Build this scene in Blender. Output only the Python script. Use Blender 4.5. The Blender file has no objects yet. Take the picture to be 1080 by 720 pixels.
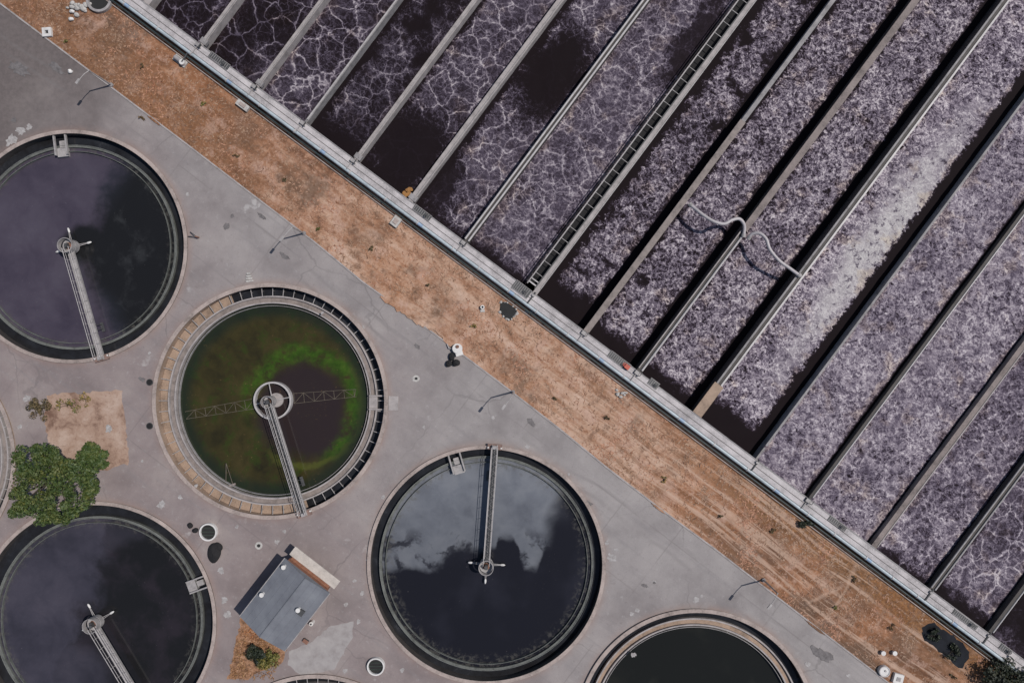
import bpy, math, random
from mathutils import Vector, Matrix
random.seed(7)
R = math.radians
sc = bpy.context.scene
COL = sc.collection
H = 100.0                      # height of the drone above the yard
S = 150.0 / 1080.0             # metres per photo pixel on the ground
TAU = math.tau

def P(px, py, z=0.0):
    k = S * (H - z) / H
    return Vector(((px - 540) * k, -(py - 360) * k, z))

# ------------------------------------------------------------------ objects
def tag(o, label=None, cat=None, group=None, kind=None):
    if label: o['label'] = label
    if cat: o['category'] = cat
    if group: o['group'] = group
    if kind: o['kind'] = kind
    return o

def empty(name, loc, rz=0.0):
    o = bpy.data.objects.new(name, None)
    COL.objects.link(o)
    o.location = loc
    o.rotation_euler = (0, 0, rz)
    o.empty_display_size = 0.5
    return o

class MB:
    def __init__(s):
        s.v = []; s.f = []
    def add(s, vs, fs):
        n = len(s.v)
        s.v += [tuple(v) for v in vs]
        s.f += [tuple(i + n for i in f) for f in fs]
        return s
    def box(s, x0, x1, y0, y1, z0, z1):
        vs = [(x0,y0,z0),(x1,y0,z0),(x1,y1,z0),(x0,y1,z0),(x0,y0,z1),(x1,y0,z1),(x1,y1,z1),(x0,y1,z1)]
        return s.add(vs, [(0,3,2,1),(4,5,6,7),(0,1,5,4),(1,2,6,5),(2,3,7,6),(3,0,4,7)])
    def prism(s, poly, z0, z1):
        n = len(poly)
        vs = [(p[0],p[1],z0) for p in poly] + [(p[0],p[1],z1) for p in poly]
        fs = [tuple(range(n-1,-1,-1)), tuple(range(n,2*n))]
        for i in range(n):
            j = (i+1) % n
            fs.append((i,j,n+j,n+i))
        return s.add(vs, fs)
    def tube(s, pts, r, n=8, cap=True, r2=None):
        pts = [Vector(p) for p in pts]
        vs = []; m = len(pts)
        for i, p in enumerate(pts):
            a = pts[max(i-1,0)]; b = pts[min(i+1,m-1)]
            t = (b-a).normalized()
            u = t.cross(Vector((0,0,1)))
            if u.length < 1e-3: u = t.cross(Vector((0,1,0)))
            u.normalize(); w = u.cross(t)
            rr = r if r2 is None else r + (r2-r)*i/max(m-1,1)
            for k in range(n):
                an = TAU*k/n
                vs.append(p + u*math.cos(an)*rr + w*math.sin(an)*rr)
        fs = []
        for i in range(m-1):
            for k in range(n):
                fs.append((i*n+k, i*n+(k+1)%n, (i+1)*n+(k+1)%n, (i+1)*n+k))
        if cap:
            fs.append(tuple(range(n-1,-1,-1))); fs.append(tuple(range((m-1)*n, m*n)))
        return s.add(vs, fs)
    def ring(s, r0, r1, z0, z1, n=128, a0=0.0, a1=TAU, cx=0, cy=0):
        full = abs(a1-a0-TAU) < 1e-6
        m = n if full else n+1
        vs = []
        for i in range(m):
            a = a0 + (a1-a0)*i/n
            c, q = math.cos(a), math.sin(a)
            for (r,z) in ((r0,z0),(r1,z0),(r1,z1),(r0,z1)):
                vs.append((cx+c*r, cy+q*r, z))
        fs = []
        for i in range(n):
            j = (i+1) % m
            for k in range(4):
                l = (k+1) % 4
                fs.append((i*4+k, j*4+k, j*4+l, i*4+l))
        if not full:
            fs.append((0,1,2,3)); fs.append(((m-1)*4+3,(m-1)*4+2,(m-1)*4+1,(m-1)*4))
        return s.add(vs, fs)
    def disc(s, r, z, n=128, rings=1, cx=0, cy=0):
        vs = [(cx+math.cos(TAU*i/n)*r, cy+math.sin(TAU*i/n)*r, z) for i in range(n)]
        return s.add(vs, [tuple(range(n))])
    def cyl(s, x, y, r, z0, z1, n=24):
        vs = [(x+math.cos(TAU*i/n)*r, y+math.sin(TAU*i/n)*r, z0) for i in range(n)]
        vs += [(a,b,z1) for a,b,_ in vs]
        fs = [tuple(range(n-1,-1,-1)), tuple(range(n,2*n))] + [(i,(i+1)%n,n+(i+1)%n,n+i) for i in range(n)]
        return s.add(vs, fs)
    def blob(s, c, rx, ry, rz, seed=0, nu=14, nv=8, amp=.25):
        rnd = random.Random(seed)
        ph = [rnd.uniform(0,TAU) for _ in range(6)]
        vs = []
        for j in range(nv+1):
            t = math.pi*j/nv
            for i in range(nu):
                a = TAU*i/nu
                k = 1 + amp*(math.sin(2*a+ph[0])*.5 + math.sin(3*a+ph[1]+t*2)*.4 + math.sin(5*a+ph[2]-t*3)*.25)
                vs.append((c[0]+rx*k*math.sin(t)*math.cos(a), c[1]+ry*k*math.sin(t)*math.sin(a), c[2]+rz*math.cos(t)*(1+.12*math.sin(a*2+ph[3]))))
        fs = []
        for j in range(nv):
            for i in range(nu):
                fs.append((j*nu+i, (j+1)*nu+i, (j+1)*nu+(i+1)%nu, j*nu+(i+1)%nu))
        return s.add(vs, fs)
    def build(s, name, mat, parent=None, smooth=False):
        me = bpy.data.meshes.new(name)
        me.from_pydata(s.v, [], s.f)
        me.update()
        if smooth:
            for p in me.polygons: p.use_smooth = True
        o = bpy.data.objects.new(name, me)
        COL.objects.link(o)
        if mat: me.materials.append(mat)
        if parent: o.parent = parent
        return o

def fill_mesh(name, outer, holes, z, mat):
    cu = bpy.data.curves.new(name, 'CURVE'); cu.dimensions = '2D'; cu.fill_mode = 'BOTH'
    for poly in [outer] + holes:
        sp = cu.splines.new('POLY'); sp.points.add(len(poly)-1)
        for i, p in enumerate(poly): sp.points[i].co = (p[0], p[1], 0, 1)
        sp.use_cyclic_u = True
    tmp = bpy.data.objects.new('tmp_fill', cu); COL.objects.link(tmp)
    dg = bpy.context.evaluated_depsgraph_get()
    me = bpy.data.meshes.new_from_object(tmp.evaluated_get(dg))
    bpy.data.objects.remove(tmp); bpy.data.curves.remove(cu)
    me.name = name
    for v in me.vertices: v.co.z = z
    if me.polygons and me.polygons[0].normal.z < 0: me.flip_normals()
    me.materials.clear(); me.materials.append(mat)
    o = bpy.data.objects.new(name, me); COL.objects.link(o)
    return o

def copy_tree(o, parent=None):
    c = o.copy(); COL.objects.link(c)
    if parent: c.parent = parent
    for ch in list(o.children): copy_tree(ch, c)
    return c

# ------------------------------------------------------------------ tank list
TANKS = [  # cx, cy, r (photo px)
 ('T1', 75, 260, 122.5), ('T2', 285, 423, 124), ('T3', 513, 595.5, 125.5), ('T4', 101, 656, 127),
 ('T5', 734.5, 769, 127), ('T6', -109, 484, 125), ('T7', 333, 835, 124)]
def circ(c, r, n=128): return [(c.x+math.cos(TAU*i/n)*r, c.y+math.sin(TAU*i/n)*r) for i in range(n)]
holes = []
TC = {}
for nme, px, py, r in TANKS:
    c = P(px, py, .25); rr = r*S*(H-.25)/H
    TC[nme] = (c, rr); holes.append(circ(c, rr-.22))

YARD_RINGS = [(TC[k][0].x, TC[k][0].y, TC[k][1]) for k in ('T1','T2','T3','T4','T5')]

# ------------------------------------------------------------------ materials
class NT:
    def __init__(s, name):
        s.m = bpy.data.materials.new(name); s.m.use_nodes = True
        s.t = s.m.node_tree; s.t.nodes.clear()
        s.out = s.t.nodes.new('ShaderNodeOutputMaterial')
        s.b = s.t.nodes.new('ShaderNodeBsdfPrincipled')
        s.t.links.new(s.b.outputs[0], s.out.inputs[0])
        s.tc = s.t.nodes.new('ShaderNodeTexCoord')
        s.geo = s.t.nodes.new('ShaderNodeNewGeometry')
    def put(s, inp, v):
        if hasattr(v, 'is_output') or isinstance(v, bpy.types.NodeSocket): s.t.links.new(v, inp)
        elif isinstance(v, (tuple, list)) and len(v) == 3 and inp.type == 'RGBA': inp.default_value = (*v, 1)
        else: inp.default_value = v
    def set(s, **k):
        for a, v in k.items(): s.put(s.b.inputs[a.replace('_', ' ')], v)
    def math(s, op, a, b=0.0, clamp=False):
        n = s.t.nodes.new('ShaderNodeMath'); n.operation = op; n.use_clamp = clamp
        s.put(n.inputs[0], a); s.put(n.inputs[1], b); return n.outputs[0]
    def vec(s, op, a, b=(0,0,0)):
        n = s.t.nodes.new('ShaderNodeVectorMath'); n.operation = op
        s.put(n.inputs[0], a)
        if op == 'SCALE': s.put(n.inputs['Scale'], b)
        else: s.put(n.inputs[1], b)
        return n.outputs['Value'] if op in ('LENGTH','DOT_PRODUCT','DISTANCE') else n.outputs['Vector']
    def noise(s, v, scale, detail=3, rough=.55, color=False, dist=0.0):
        n = s.t.nodes.new('ShaderNodeTexNoise'); s.put(n.inputs['Vector'], v)
        n.inputs['Scale'].default_value = scale; n.inputs['Detail'].default_value = detail
        n.inputs['Roughness'].default_value = rough; n.inputs['Distortion'].default_value = dist
        return n.outputs['Color' if color else 'Fac']
    def voro(s, v, scale, feature='DISTANCE_TO_EDGE', out='Distance', rand=1.0):
        n = s.t.nodes.new('ShaderNodeTexVoronoi'); n.feature = feature; n.voronoi_dimensions = '2D' if False else '3D'
        s.put(n.inputs['Vector'], v); n.inputs['Scale'].default_value = scale
        n.inputs['Randomness'].default_value = rand
        return n.outputs[out]
    def smooth(s, x, lo, hi, o0=0.0, o1=1.0):
        n = s.t.nodes.new('ShaderNodeMapRange'); n.interpolation_type = 'SMOOTHSTEP'
        s.put(n.inputs['Value'], x)
        for k, v in (('From Min',lo),('From Max',hi),('To Min',o0),('To Max',o1)): s.put(n.inputs[k], v)
        return n.outputs[0]
    def lin(s, x, lo, hi, o0=0.0, o1=1.0):
        n = s.t.nodes.new('ShaderNodeMapRange'); n.clamp = True
        s.put(n.inputs['Value'], x)
        for k, v in (('From Min',lo),('From Max',hi),('To Min',o0),('To Max',o1)): s.put(n.inputs[k], v)
        return n.outputs[0]
    def ramp(s, f, stops):
        n = s.t.nodes.new('ShaderNodeValToRGB'); s.put(n.inputs[0], f)
        e = n.color_ramp.elements
        while len(e) < len(stops): e.new(.5)
        for i, (p, c) in enumerate(stops): e[i].position = p; e[i].color = (*c, 1)
        return n.outputs[0]
    def mix(s, f, a, b, mode='MIX'):
        n = s.t.nodes.new('ShaderNodeMix'); n.data_type = 'RGBA'; n.blend_type = mode
        s.put(n.inputs[0], f); s.put(n.inputs[6], a); s.put(n.inputs[7], b); return n.outputs[2]
    def sep(s, v):
        n = s.t.nodes.new('ShaderNodeSeparateXYZ'); s.put(n.inputs[0], v); return n.outputs
    def bump(s, h, strength=.4, dist=.1):
        n = s.t.nodes.new('ShaderNodeBump'); s.put(n.inputs['Height'], h)
        n.inputs['Strength'].default_value = strength; n.inputs['Distance'].default_value = dist
        s.t.links.new(n.outputs[0], s.b.inputs['Normal'])
    def warp(s, v, scale, amp, detail=2):
        c = s.noise(v, scale, detail, .5, True)
        return s.vec('ADD', v, s.vec('SCALE', s.vec('SUBTRACT', c, (.5,.5,.5)), amp))

def plain(name, col, rough=.8, var=.25, scale=1.2, metal=0.0, streak=None):
    """weathered uniform material: base colour broken up by grime noise at two scales"""
    n = NT(name); w = n.geo.outputs['Position']
    a = n.noise(w, scale, 5, .6); b = n.noise(w, scale*9, 3, .6)
    f = n.math('ADD', n.math('MULTIPLY', a, .65), n.math('MULTIPLY', b, .35))
    d = tuple(c*(1-var*1.5) for c in col); l = tuple(min(.9, c*(1+var)) for c in col)
    n.set(Base_Color=n.ramp(f, [(.3,d),(.5,col),(.7,l)]), Roughness=rough, Metallic=metal)
    return n.m

M = {}
M['concrete'] = plain('concrete_light', (.325,.294,.286), .85, .3, .8)
M['concrete_mid'] = plain('concrete_mid', (.25,.235,.235), .85, .35, .8)
M['concrete_dark'] = plain('concrete_wet', (.055,.047,.044), .7, .35, .8)
M['coping'] = plain('coping_concrete', (.33,.27,.245), .85, .35, .5)
M['tan_concrete'] = plain('tan_concrete', (.3,.215,.16), .85, .35, .5)
M['algae_concrete'] = plain('algae_concrete', (.11,.115,.105), .8, .45, .7)
M['galv'] = plain('galvanised_steel', (.31,.29,.285), .5, .3, 1.5)
M['steel_pale'] = plain('pale_painted_steel', (.42,.395,.39), .5, .2, 1.5)
M['steel_dark'] = plain('dark_steel', (.06,.06,.062), .55, .3, 1.5)
M['rust'] = plain('rusty_steel', (.2,.1,.07), .8, .4, 1.5)
M['pipe_blue'] = plain('pale_blue_pipe', (.38,.43,.46), .5, .25, .6)
M['pipe_teal'] = plain('teal_pipe', (.03,.042,.044), .5, .3, .6)
M['blue_paint'] = plain('blue_paint', (.25,.34,.46), .5, .25, .9)
M['white_paint'] = plain('white_paint', (.62,.6,.58), .6, .15, .9)
M['hose'] = plain('pale_hose', (.4,.37,.38), .5, .12, 1)
M['red_paint'] = plain('red_paint', (.42,.07,.04), .5, .25, 2)
M['black'] = plain('black_plastic', (.012,.011,.012), .9, .3, 2)
M['hole'] = plain('dark_hole', (.02,.02,.02), .9, .2, 1)
M['brick'] = plain('orange_brick', (.23,.105,.065), .9, .35, 2.5)
M['bark'] = plain('bark', (.045,.034,.025), .9, .35, 3)
M['rubble'] = plain('pale_rubble', (.42,.4,.38), .9, .35, 3)
M['rake'] = plain('slimy_rake', (.12,.1,.075), .8, .4, 1.2)
M['carriage'] = plain('dull_red_brown', (.2,.13,.11), .8, .35, 2)
M['brown_wall'] = plain('brown_grey_wall', (.2,.165,.155), .85, .4, .5)
M['walk'] = plain('pale_walkway', (.43,.4,.4), .85, .35, .5)
M['dull_weir'] = plain('dull_weir', (.17,.175,.165), .8, .5, 1.0)
M['canopy'] = plain('dull_cream_canopy', (.48,.43,.39), .8, .25, 1.0)
M['wood_rust'] = plain('brown_walkway', (.22,.185,.17), .85, .35, 1.2)

def roof_mat():
    n = NT('grey_blue_roofing'); o = n.tc.outputs['Object']; xyz = n.sep(o)
    seam = n.math('ABSOLUTE', n.math('SUBTRACT', n.math('FRACT', n.math('MULTIPLY', xyz[0], 1.0)), .5))
    seam = n.smooth(seam, .44, .5)
    a = n.noise(o, .35, 5, .6)
    c = n.ramp(a, [(.3,(.115,.12,.14)),(.55,(.158,.166,.188)),(.75,(.195,.205,.225))])
    c = n.mix(n.math('MULTIPLY', seam, .12), c, (.07,.075,.09))
    rust = n.smooth(n.noise(o, .9, 5, .7), .62, .75)
    c = n.mix(n.math('MULTIPLY', rust, .4), c, (.13,.1,.09))
    n.set(Base_Color=c, Roughness=.65); n.bump(seam, .4, .05)
    return n.m
M['roof'] = roof_mat()

def yard_mat():
    n = NT('worn_yard_concrete'); w = n.geo.outputs['Position']; xyz = n.sep(w)
    big = n.noise(w, .022, 4, .55)
    mid = n.noise(n.warp(w, .1, 4), .12, 6, .62)
    fine = n.noise(w, 1.4, 5, .7)
    grain = n.noise(w, 7, 2, .6)
    # along / across the service road
    u = n.vec('DOT_PRODUCT', w, (.795,-.607,0)); v = n.vec('DOT_PRODUCT', w, (.607,.795,0))
    comb = n.t.nodes.new('ShaderNodeCombineXYZ'); n.put(comb.inputs[0], n.math('MULTIPLY', u, .05)); n.put(comb.inputs[1], n.math('MULTIPLY', v, .9))
    streak = n.noise(comb.outputs[0], 1, 4, .6)
    grey = n.ramp(mid, [(.28,(.19,.17,.168)),(.5,(.272,.248,.243)),(.72,(.335,.306,.297))])
    pink = n.ramp(mid, [(.28,(.165,.132,.13)),(.5,(.235,.192,.187)),(.72,(.3,.255,.24))])
    t = n.math('ADD', n.math('MULTIPLY', n.math('ADD', u, n.math('MULTIPLY', v, 3.0)), .0045), n.math('MULTIPLY', n.math('SUBTRACT', big, .5), 1.6))
    c = n.mix(n.smooth(t, -.75, .1), pink, grey)
    c = n.mix(n.math('MULTIPLY', n.smooth(streak, .5, .75), .35), c, (.19,.175,.178))
    c = n.mix(n.math('MULTIPLY', n.smooth(fine, .56, .75), .45), c, (.15,.125,.125))
    c = n.mix(n.math('MULTIPLY', n.smooth(fine, .44, .28), .4), c, (.36,.34,.335))
    c = n.mix(n.math('MULTIPLY', n.smooth(grain, .5, .8), .3), c, (.13,.12,.12))
    # the darker corner of asphalt by the upper-left of the yard
    dk = n.smooth(n.math('ADD', u, n.math('MULTIPLY', n.math('SUBTRACT', mid, .5), 20)), -58, -80)
    c = n.mix(n.math('MULTIPLY', dk, .85), c, n.ramp(fine, [(.35,(.085,.07,.067)),(.65,(.13,.107,.103))]))
    # pale slab joints and thin cracks
    cr = n.voro(n.warp(w, .35, 2.2, 4), .06)
    crack = n.math('MULTIPLY', n.smooth(cr, .008, .002), n.smooth(n.noise(w, .05, 2), .45, .6))
    c = n.mix(n.math('MULTIPLY', crack, .3), c, (.09,.08,.08))
    ju = n.math('ABSOLUTE', n.math('SUBTRACT', n.math('FRACT', n.math('MULTIPLY', n.vec('DOT_PRODUCT', n.warp(w,.8,.12), (.795,-.607,0)), .11)), .5))
    jv = n.math('ABSOLUTE', n.math('SUBTRACT', n.math('FRACT', n.math('MULTIPLY', n.vec('DOT_PRODUCT', n.warp(w,.8,.12), (.607,.795,0)), .11)), .5))
    jt = n.math('MULTIPLY', n.smooth(n.math('MAXIMUM', ju, jv), .485, .497), n.smooth(n.noise(w, .09, 3), .42, .6))
    c = n.mix(n.math('MULTIPLY', jt, .3), c, (.13,.11,.108))
    ty = n.math('ABSOLUTE', n.math('SUBTRACT', n.math('ADD', v, n.math('MULTIPLY', n.noise(w, .035, 2), 7)), -6.5))
    ty = n.smooth(n.math('ABSOLUTE', n.math('SUBTRACT', ty, .95)), .45, .05)
    c = n.mix(n.math('MULTIPLY', n.math('MULTIPLY', ty, n.smooth(n.noise(w, .12, 4), .4, .62)), .35), c, (.16,.145,.143))
    blob = n.smooth(n.noise(n.warp(w, .5, 1.5, 3), .3, 4, .6), .66, .74)
    c = n.mix(n.math('MULTIPLY', blob, .35), c, (.16,.13,.125))
    # rusty dust washed against the tank rims
    rn = n.noise(n.warp(w, .6, 1.2, 3), .35, 5, .65)
    for (tx, ty_, tr_) in YARD_RINGS:
        dd = n.math('SUBTRACT', n.vec('DISTANCE', w, (tx, ty_, 0.0)), tr_)
        kk = n.math('MULTIPLY', n.smooth(n.math('ADD', dd, n.math('MULTIPLY', rn, 1.2)), 1.9, .3), n.smooth(rn, .3, .6))
        c = n.mix(n.math('MULTIPLY', kk, .6), c, (.27,.185,.16))
    # whitish spills with a ragged edge
    sp = n.math('MULTIPLY', n.smooth(n.noise(n.warp(w, 1.2, .8, 4), .22, 3, .5), .69, .74), n.smooth(fine, .35, .6))
    c = n.mix(n.math('MULTIPLY', sp, .65), c, (.44,.42,.41))
    n.set(Base_Color=c, Roughness=.85); n.bump(fine, .25, .05)
    return n.m
M['yard'] = yard_mat()

def dirt_mat(name, tint=0.0):
    n = NT(name); w = n.geo.outputs['Position']
    big = n.noise(w, .03, 3, .5)
    u = n.vec('DOT_PRODUCT', w, (.795,-.607,0)); v = n.vec('DOT_PRODUCT', w, (.607,.795,0))
    comb = n.t.nodes.new('ShaderNodeCombineXYZ'); n.put(comb.inputs[0], n.math('MULTIPLY', u, .1)); n.put(comb.inputs[1], n.math('MULTIPLY', v, .55))
    wv = n.warp(comb.outputs[0], 1.0, .55, 3)
    a = n.noise(wv, 1.0, 6, .66)
    patch = n.noise(n.warp(w, .2, 3), .11, 5, .6)
    fine = n.noise(w, 1.9, 6, .75)
    grain = n.noise(w, 6, 3, .7)
    zone = n.math('SUBTRACT', n.smooth(n.math('ADD', u, n.math('MULTIPLY', n.math('SUBTRACT', big, .5), 60)), -50, -12), n.math('MULTIPLY', n.smooth(u, 22, 48), 1.1))
    a2_ = n.math('ADD', n.math('ADD', a, n.math('MULTIPLY', n.math('SUBTRACT', n.noise(n.warp(w,.5,1.5,3), .55, 5, .7), .5), .55)), n.math('SUBTRACT', n.math('MULTIPLY', zone, .2), .115))
    c = n.ramp(a2_, [(.26,(.085,.038,.02)),(.38,(.19,.088,.047)),(.5,(.335,.175,.105)),(.62,(.44,.275,.19)),(.8,(.54,.385,.295))])
    c = n.mix(n.math('MULTIPLY', n.smooth(n.math('SUBTRACT', n.noise(w,.05,3,.5), n.math('MULTIPLY', zone, .12)), .42, .6), .6), c, n.mix(.55, c, (.36,.14,.045)))
    c = n.mix(n.math('MULTIPLY', n.smooth(n.math('SUBTRACT', patch, n.math('MULTIPLY', zone, .05)), .5, .68), .72), c, n.mix(fine, (.075,.042,.026), (.2,.115,.075)))
    c = n.mix(n.math('MULTIPLY', n.smooth(fine, .52, .72), .4), c, (.15,.08,.05))
    c = n.mix(n.math('MULTIPLY', n.smooth(fine, .46, .3), .5), c, (.5,.36,.27))
    c = n.mix(n.math('MULTIPLY', n.smooth(grain, .5, .78), .22), c, (.12,.07,.045))
    m2 = n.noise(n.warp(n.warp(w,.35,2.5,3), 1.5, .5, 2), .33, 6, .72)
    c = n.mix(n.math('MULTIPLY', n.smooth(m2, .5, .64), .6), c, (.47,.305,.235))
    c = n.mix(n.math('MULTIPLY', n.smooth(m2, .47, .36), .7), c, (.15,.078,.046))
    blot = n.smooth(n.math('ADD', n.noise(n.warp(w,.3,4,4), .075, 5, .65), n.math('MULTIPLY', n.smooth(u, 40, 62), .05)), .565, .66)
    c = n.mix(n.math('MULTIPLY', blot, .7), c, n.mix(fine, (.05,.03,.02), (.16,.1,.065)))
    rv = n.math('ADD', v, n.math('MULTIPLY', n.math('SUBTRACT', m2, .5), 9))
    ru = n.math('ADD', u, n.math('MULTIPLY', n.math('SUBTRACT', m2, .5), 40))
    rust = n.math('MULTIPLY', n.math('MULTIPLY', n.smooth(ru, 26, 46), n.smooth(rv, .0, 3.4)), n.smooth(ru, 96, 80))
    c = n.mix(n.math('MULTIPLY', rust, .72), c, n.ramp(fine, [(.36,(.05,.027,.011)),(.5,(.16,.068,.019)),(.66,(.34,.16,.05))]))
    rust2 = n.math('MULTIPLY', n.smooth(ru, -38, -58), n.smooth(rv, 2.0, -2.5))
    c = n.mix(n.math('MULTIPLY', rust2, .6), c, n.ramp(fine, [(.36,(.07,.034,.018)),(.5,(.19,.088,.04)),(.66,(.31,.16,.08))]))
    m3 = n.noise(n.warp(w, 2, .4), 2.6, 4, .75)
    c = n.mix(n.math('MULTIPLY', n.smooth(m3, .52, .66), .35), c, (.12,.06,.035))
    c = n.mix(n.math('MULTIPLY', n.smooth(m3, .46, .34), .3), c, (.56,.41,.32))
    # worn vehicle tracks running the length of the strip
    wob = n.math('MULTIPLY', n.math('SUBTRACT', n.noise(w, .03, 2), .5), 5.0)
    cb = n.t.nodes.new('ShaderNodeCombineXYZ'); n.put(cb.inputs[0], n.math('MULTIPLY', u, .03)); n.put(cb.inputs[1], n.math('MULTIPLY', n.math('ADD', v, wob), .75))
    st = n.noise(n.warp(n.warp(cb.outputs[0], .7, .25, 2), 3.0, .12, 4), 1.0, 4, .7)
    on = n.math('MULTIPLY', n.smooth(u, -2, 22), n.smooth(n.noise(w, .07, 3), .3, .55))
    c = n.mix(n.math('MULTIPLY', n.math('MULTIPLY', n.smooth(st, .5, .6), on), .65), c, (.5,.35,.265))
    c = n.mix(n.math('MULTIPLY', n.math('MULTIPLY', n.smooth(st, .48, .38), on), .6), c, (.2,.1,.05))
    # ruts criss-crossing where vehicles turn, near the lower right
    for (x0,y0,x1,y1) in ((51,-32,46,-41),(49,-35,43,-39),):
        L = math.hypot(x1-x0,y1-y0); nx_, ny_ = -(y1-y0)/L, (x1-x0)/L
        dd = n.math('ABSOLUTE', n.math('SUBTRACT', n.vec('DOT_PRODUCT', n.warp(w,.15,2.5), (nx_,ny_,0)), x0*nx_+y0*ny_))
        ll = n.math('ABSOLUTE', n.math('SUBTRACT', n.vec('DOT_PRODUCT', w, ((x1-x0)/L,(y1-y0)/L,0)), ((x0+x1)/2*(x1-x0)+(y0+y1)/2*(y1-y0))/L))
        c = n.mix(n.math('MULTIPLY', n.math('MULTIPLY', n.smooth(dd,.4,.05), n.smooth(ll, L*.6, L*.2)), .4), c, (.5,.35,.265))
    n.set(Base_Color=c, Roughness=.95); n.bump(n.math('ADD', fine, n.math('MULTIPLY', a, 1.5)), .4, .2)
    return n.m
M['dirt'] = dirt_mat('dry_earth')

def bed_mat():
    n = NT('pale_dirt_bed'); w = n.geo.outputs['Position']
    a = n.noise(n.warp(w, .4, 2), .3, 6, .65); f = n.noise(w, 2.2, 5, .7)
    c = n.ramp(a, [(.34,(.15,.085,.06)),(.48,(.33,.22,.165)),(.66,(.43,.32,.26))])
    c = n.mix(n.math('MULTIPLY', n.smooth(f, .52, .7), .5), c, (.17,.09,.06))
    n.set(Base_Color=c, Roughness=.95); n.bump(f, .4, .15)
    return n.m
M['bed'] = bed_mat()

def orange_bed_mat():
    n = NT('orange_dry_bed'); w = n.geo.outputs['Position']
    f = n.noise(w, 1.4, 6, .7)
    c = n.ramp(f, [(.34,(.09,.05,.03)),(.5,(.28,.145,.08)),(.68,(.42,.26,.17))])
    n.set(Base_Color=c, Roughness=.95); n.bump(f, .4, .2)
    return n.m
M['orange_bed'] = orange_bed_mat()

def patch_mat():
    n = NT('pale_spill'); w = n.geo.outputs['Position']
    f = n.noise(w, 2.2, 5, .7)
    n.set(Base_Color=n.ramp(f, [(.36,(.25,.23,.225)),(.55,(.35,.33,.325)),(.7,(.46,.44,.43))]), Roughness=.9)
    return n.m
M['patch'] = patch_mat()
def slab_mat():
    n = NT('pale_slab'); w = n.geo.outputs['Position']
    f = n.noise(w, .6, 6, .65)
    n.set(Base_Color=n.ramp(f, [(.3,(.24,.215,.21)),(.5,(.31,.285,.28)),(.7,(.36,.335,.325))]), Roughness=.9)
    return n.m
M['slab'] = slab_mat()
def stain_mat():
    n = NT('dark_spill'); w = n.geo.outputs['Position']
    f = n.noise(w, 1.6, 5, .7)
    n.set(Base_Color=n.ramp(f, [(.36,(.1,.09,.09)),(.6,(.17,.155,.155))]), Roughness=.8)
    return n.m
M['stain'] = stain_mat()

def leaf_mat(name, c0, c1, c2):
    n = NT(name); w = n.geo.outputs['Position']
    a = n.noise(w, .55, 3, .6); r = n.geo.outputs['Random Per Island']
    f = n.math('ADD', n.math('MULTIPLY', a, .6), n.math('MULTIPLY', r, .4))
    c = n.ramp(f, [(.25,c0),(.5,c1),(.75,c2)])
    ol = n.smooth(n.noise(n.warp(w,.5,1.5), .16, 4, .6), .45, .62)
    c = n.mix(n.math('MULTIPLY', ol, .55), c, n.mix(1.0, c, (1.5,1.05,.9), 'MULTIPLY'))
    n.set(Base_Color=c, Roughness=.6)
    n.b.inputs['Transmission Weight'].default_value = 0
    return n.m
M['leaf'] = leaf_mat('green_leaves', (.02,.042,.009), (.045,.076,.015), (.095,.115,.027))
M['leaf_dry'] = leaf_mat('brown_green_leaves', (.04,.035,.015), (.09,.07,.03), (.16,.11,.05))
M['leaf_dark'] = leaf_mat('dark_leaves', (.008,.014,.008), (.018,.026,.014), (.035,.045,.02))
M['leaf_yellow'] = leaf_mat('yellow_green_leaves', (.05,.065,.015), (.13,.13,.03), (.26,.2,.06))
M['straw'] = leaf_mat('straw_blades', (.2,.11,.065), (.33,.2,.13), (.43,.28,.19))
M['brown_straw'] = leaf_mat('brown_blades', (.09,.045,.025), (.2,.1,.055), (.33,.19,.11))
M['orange_straw'] = leaf_mat('orange_blades', (.16,.075,.03), (.3,.15,.065), (.42,.25,.12))

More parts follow.
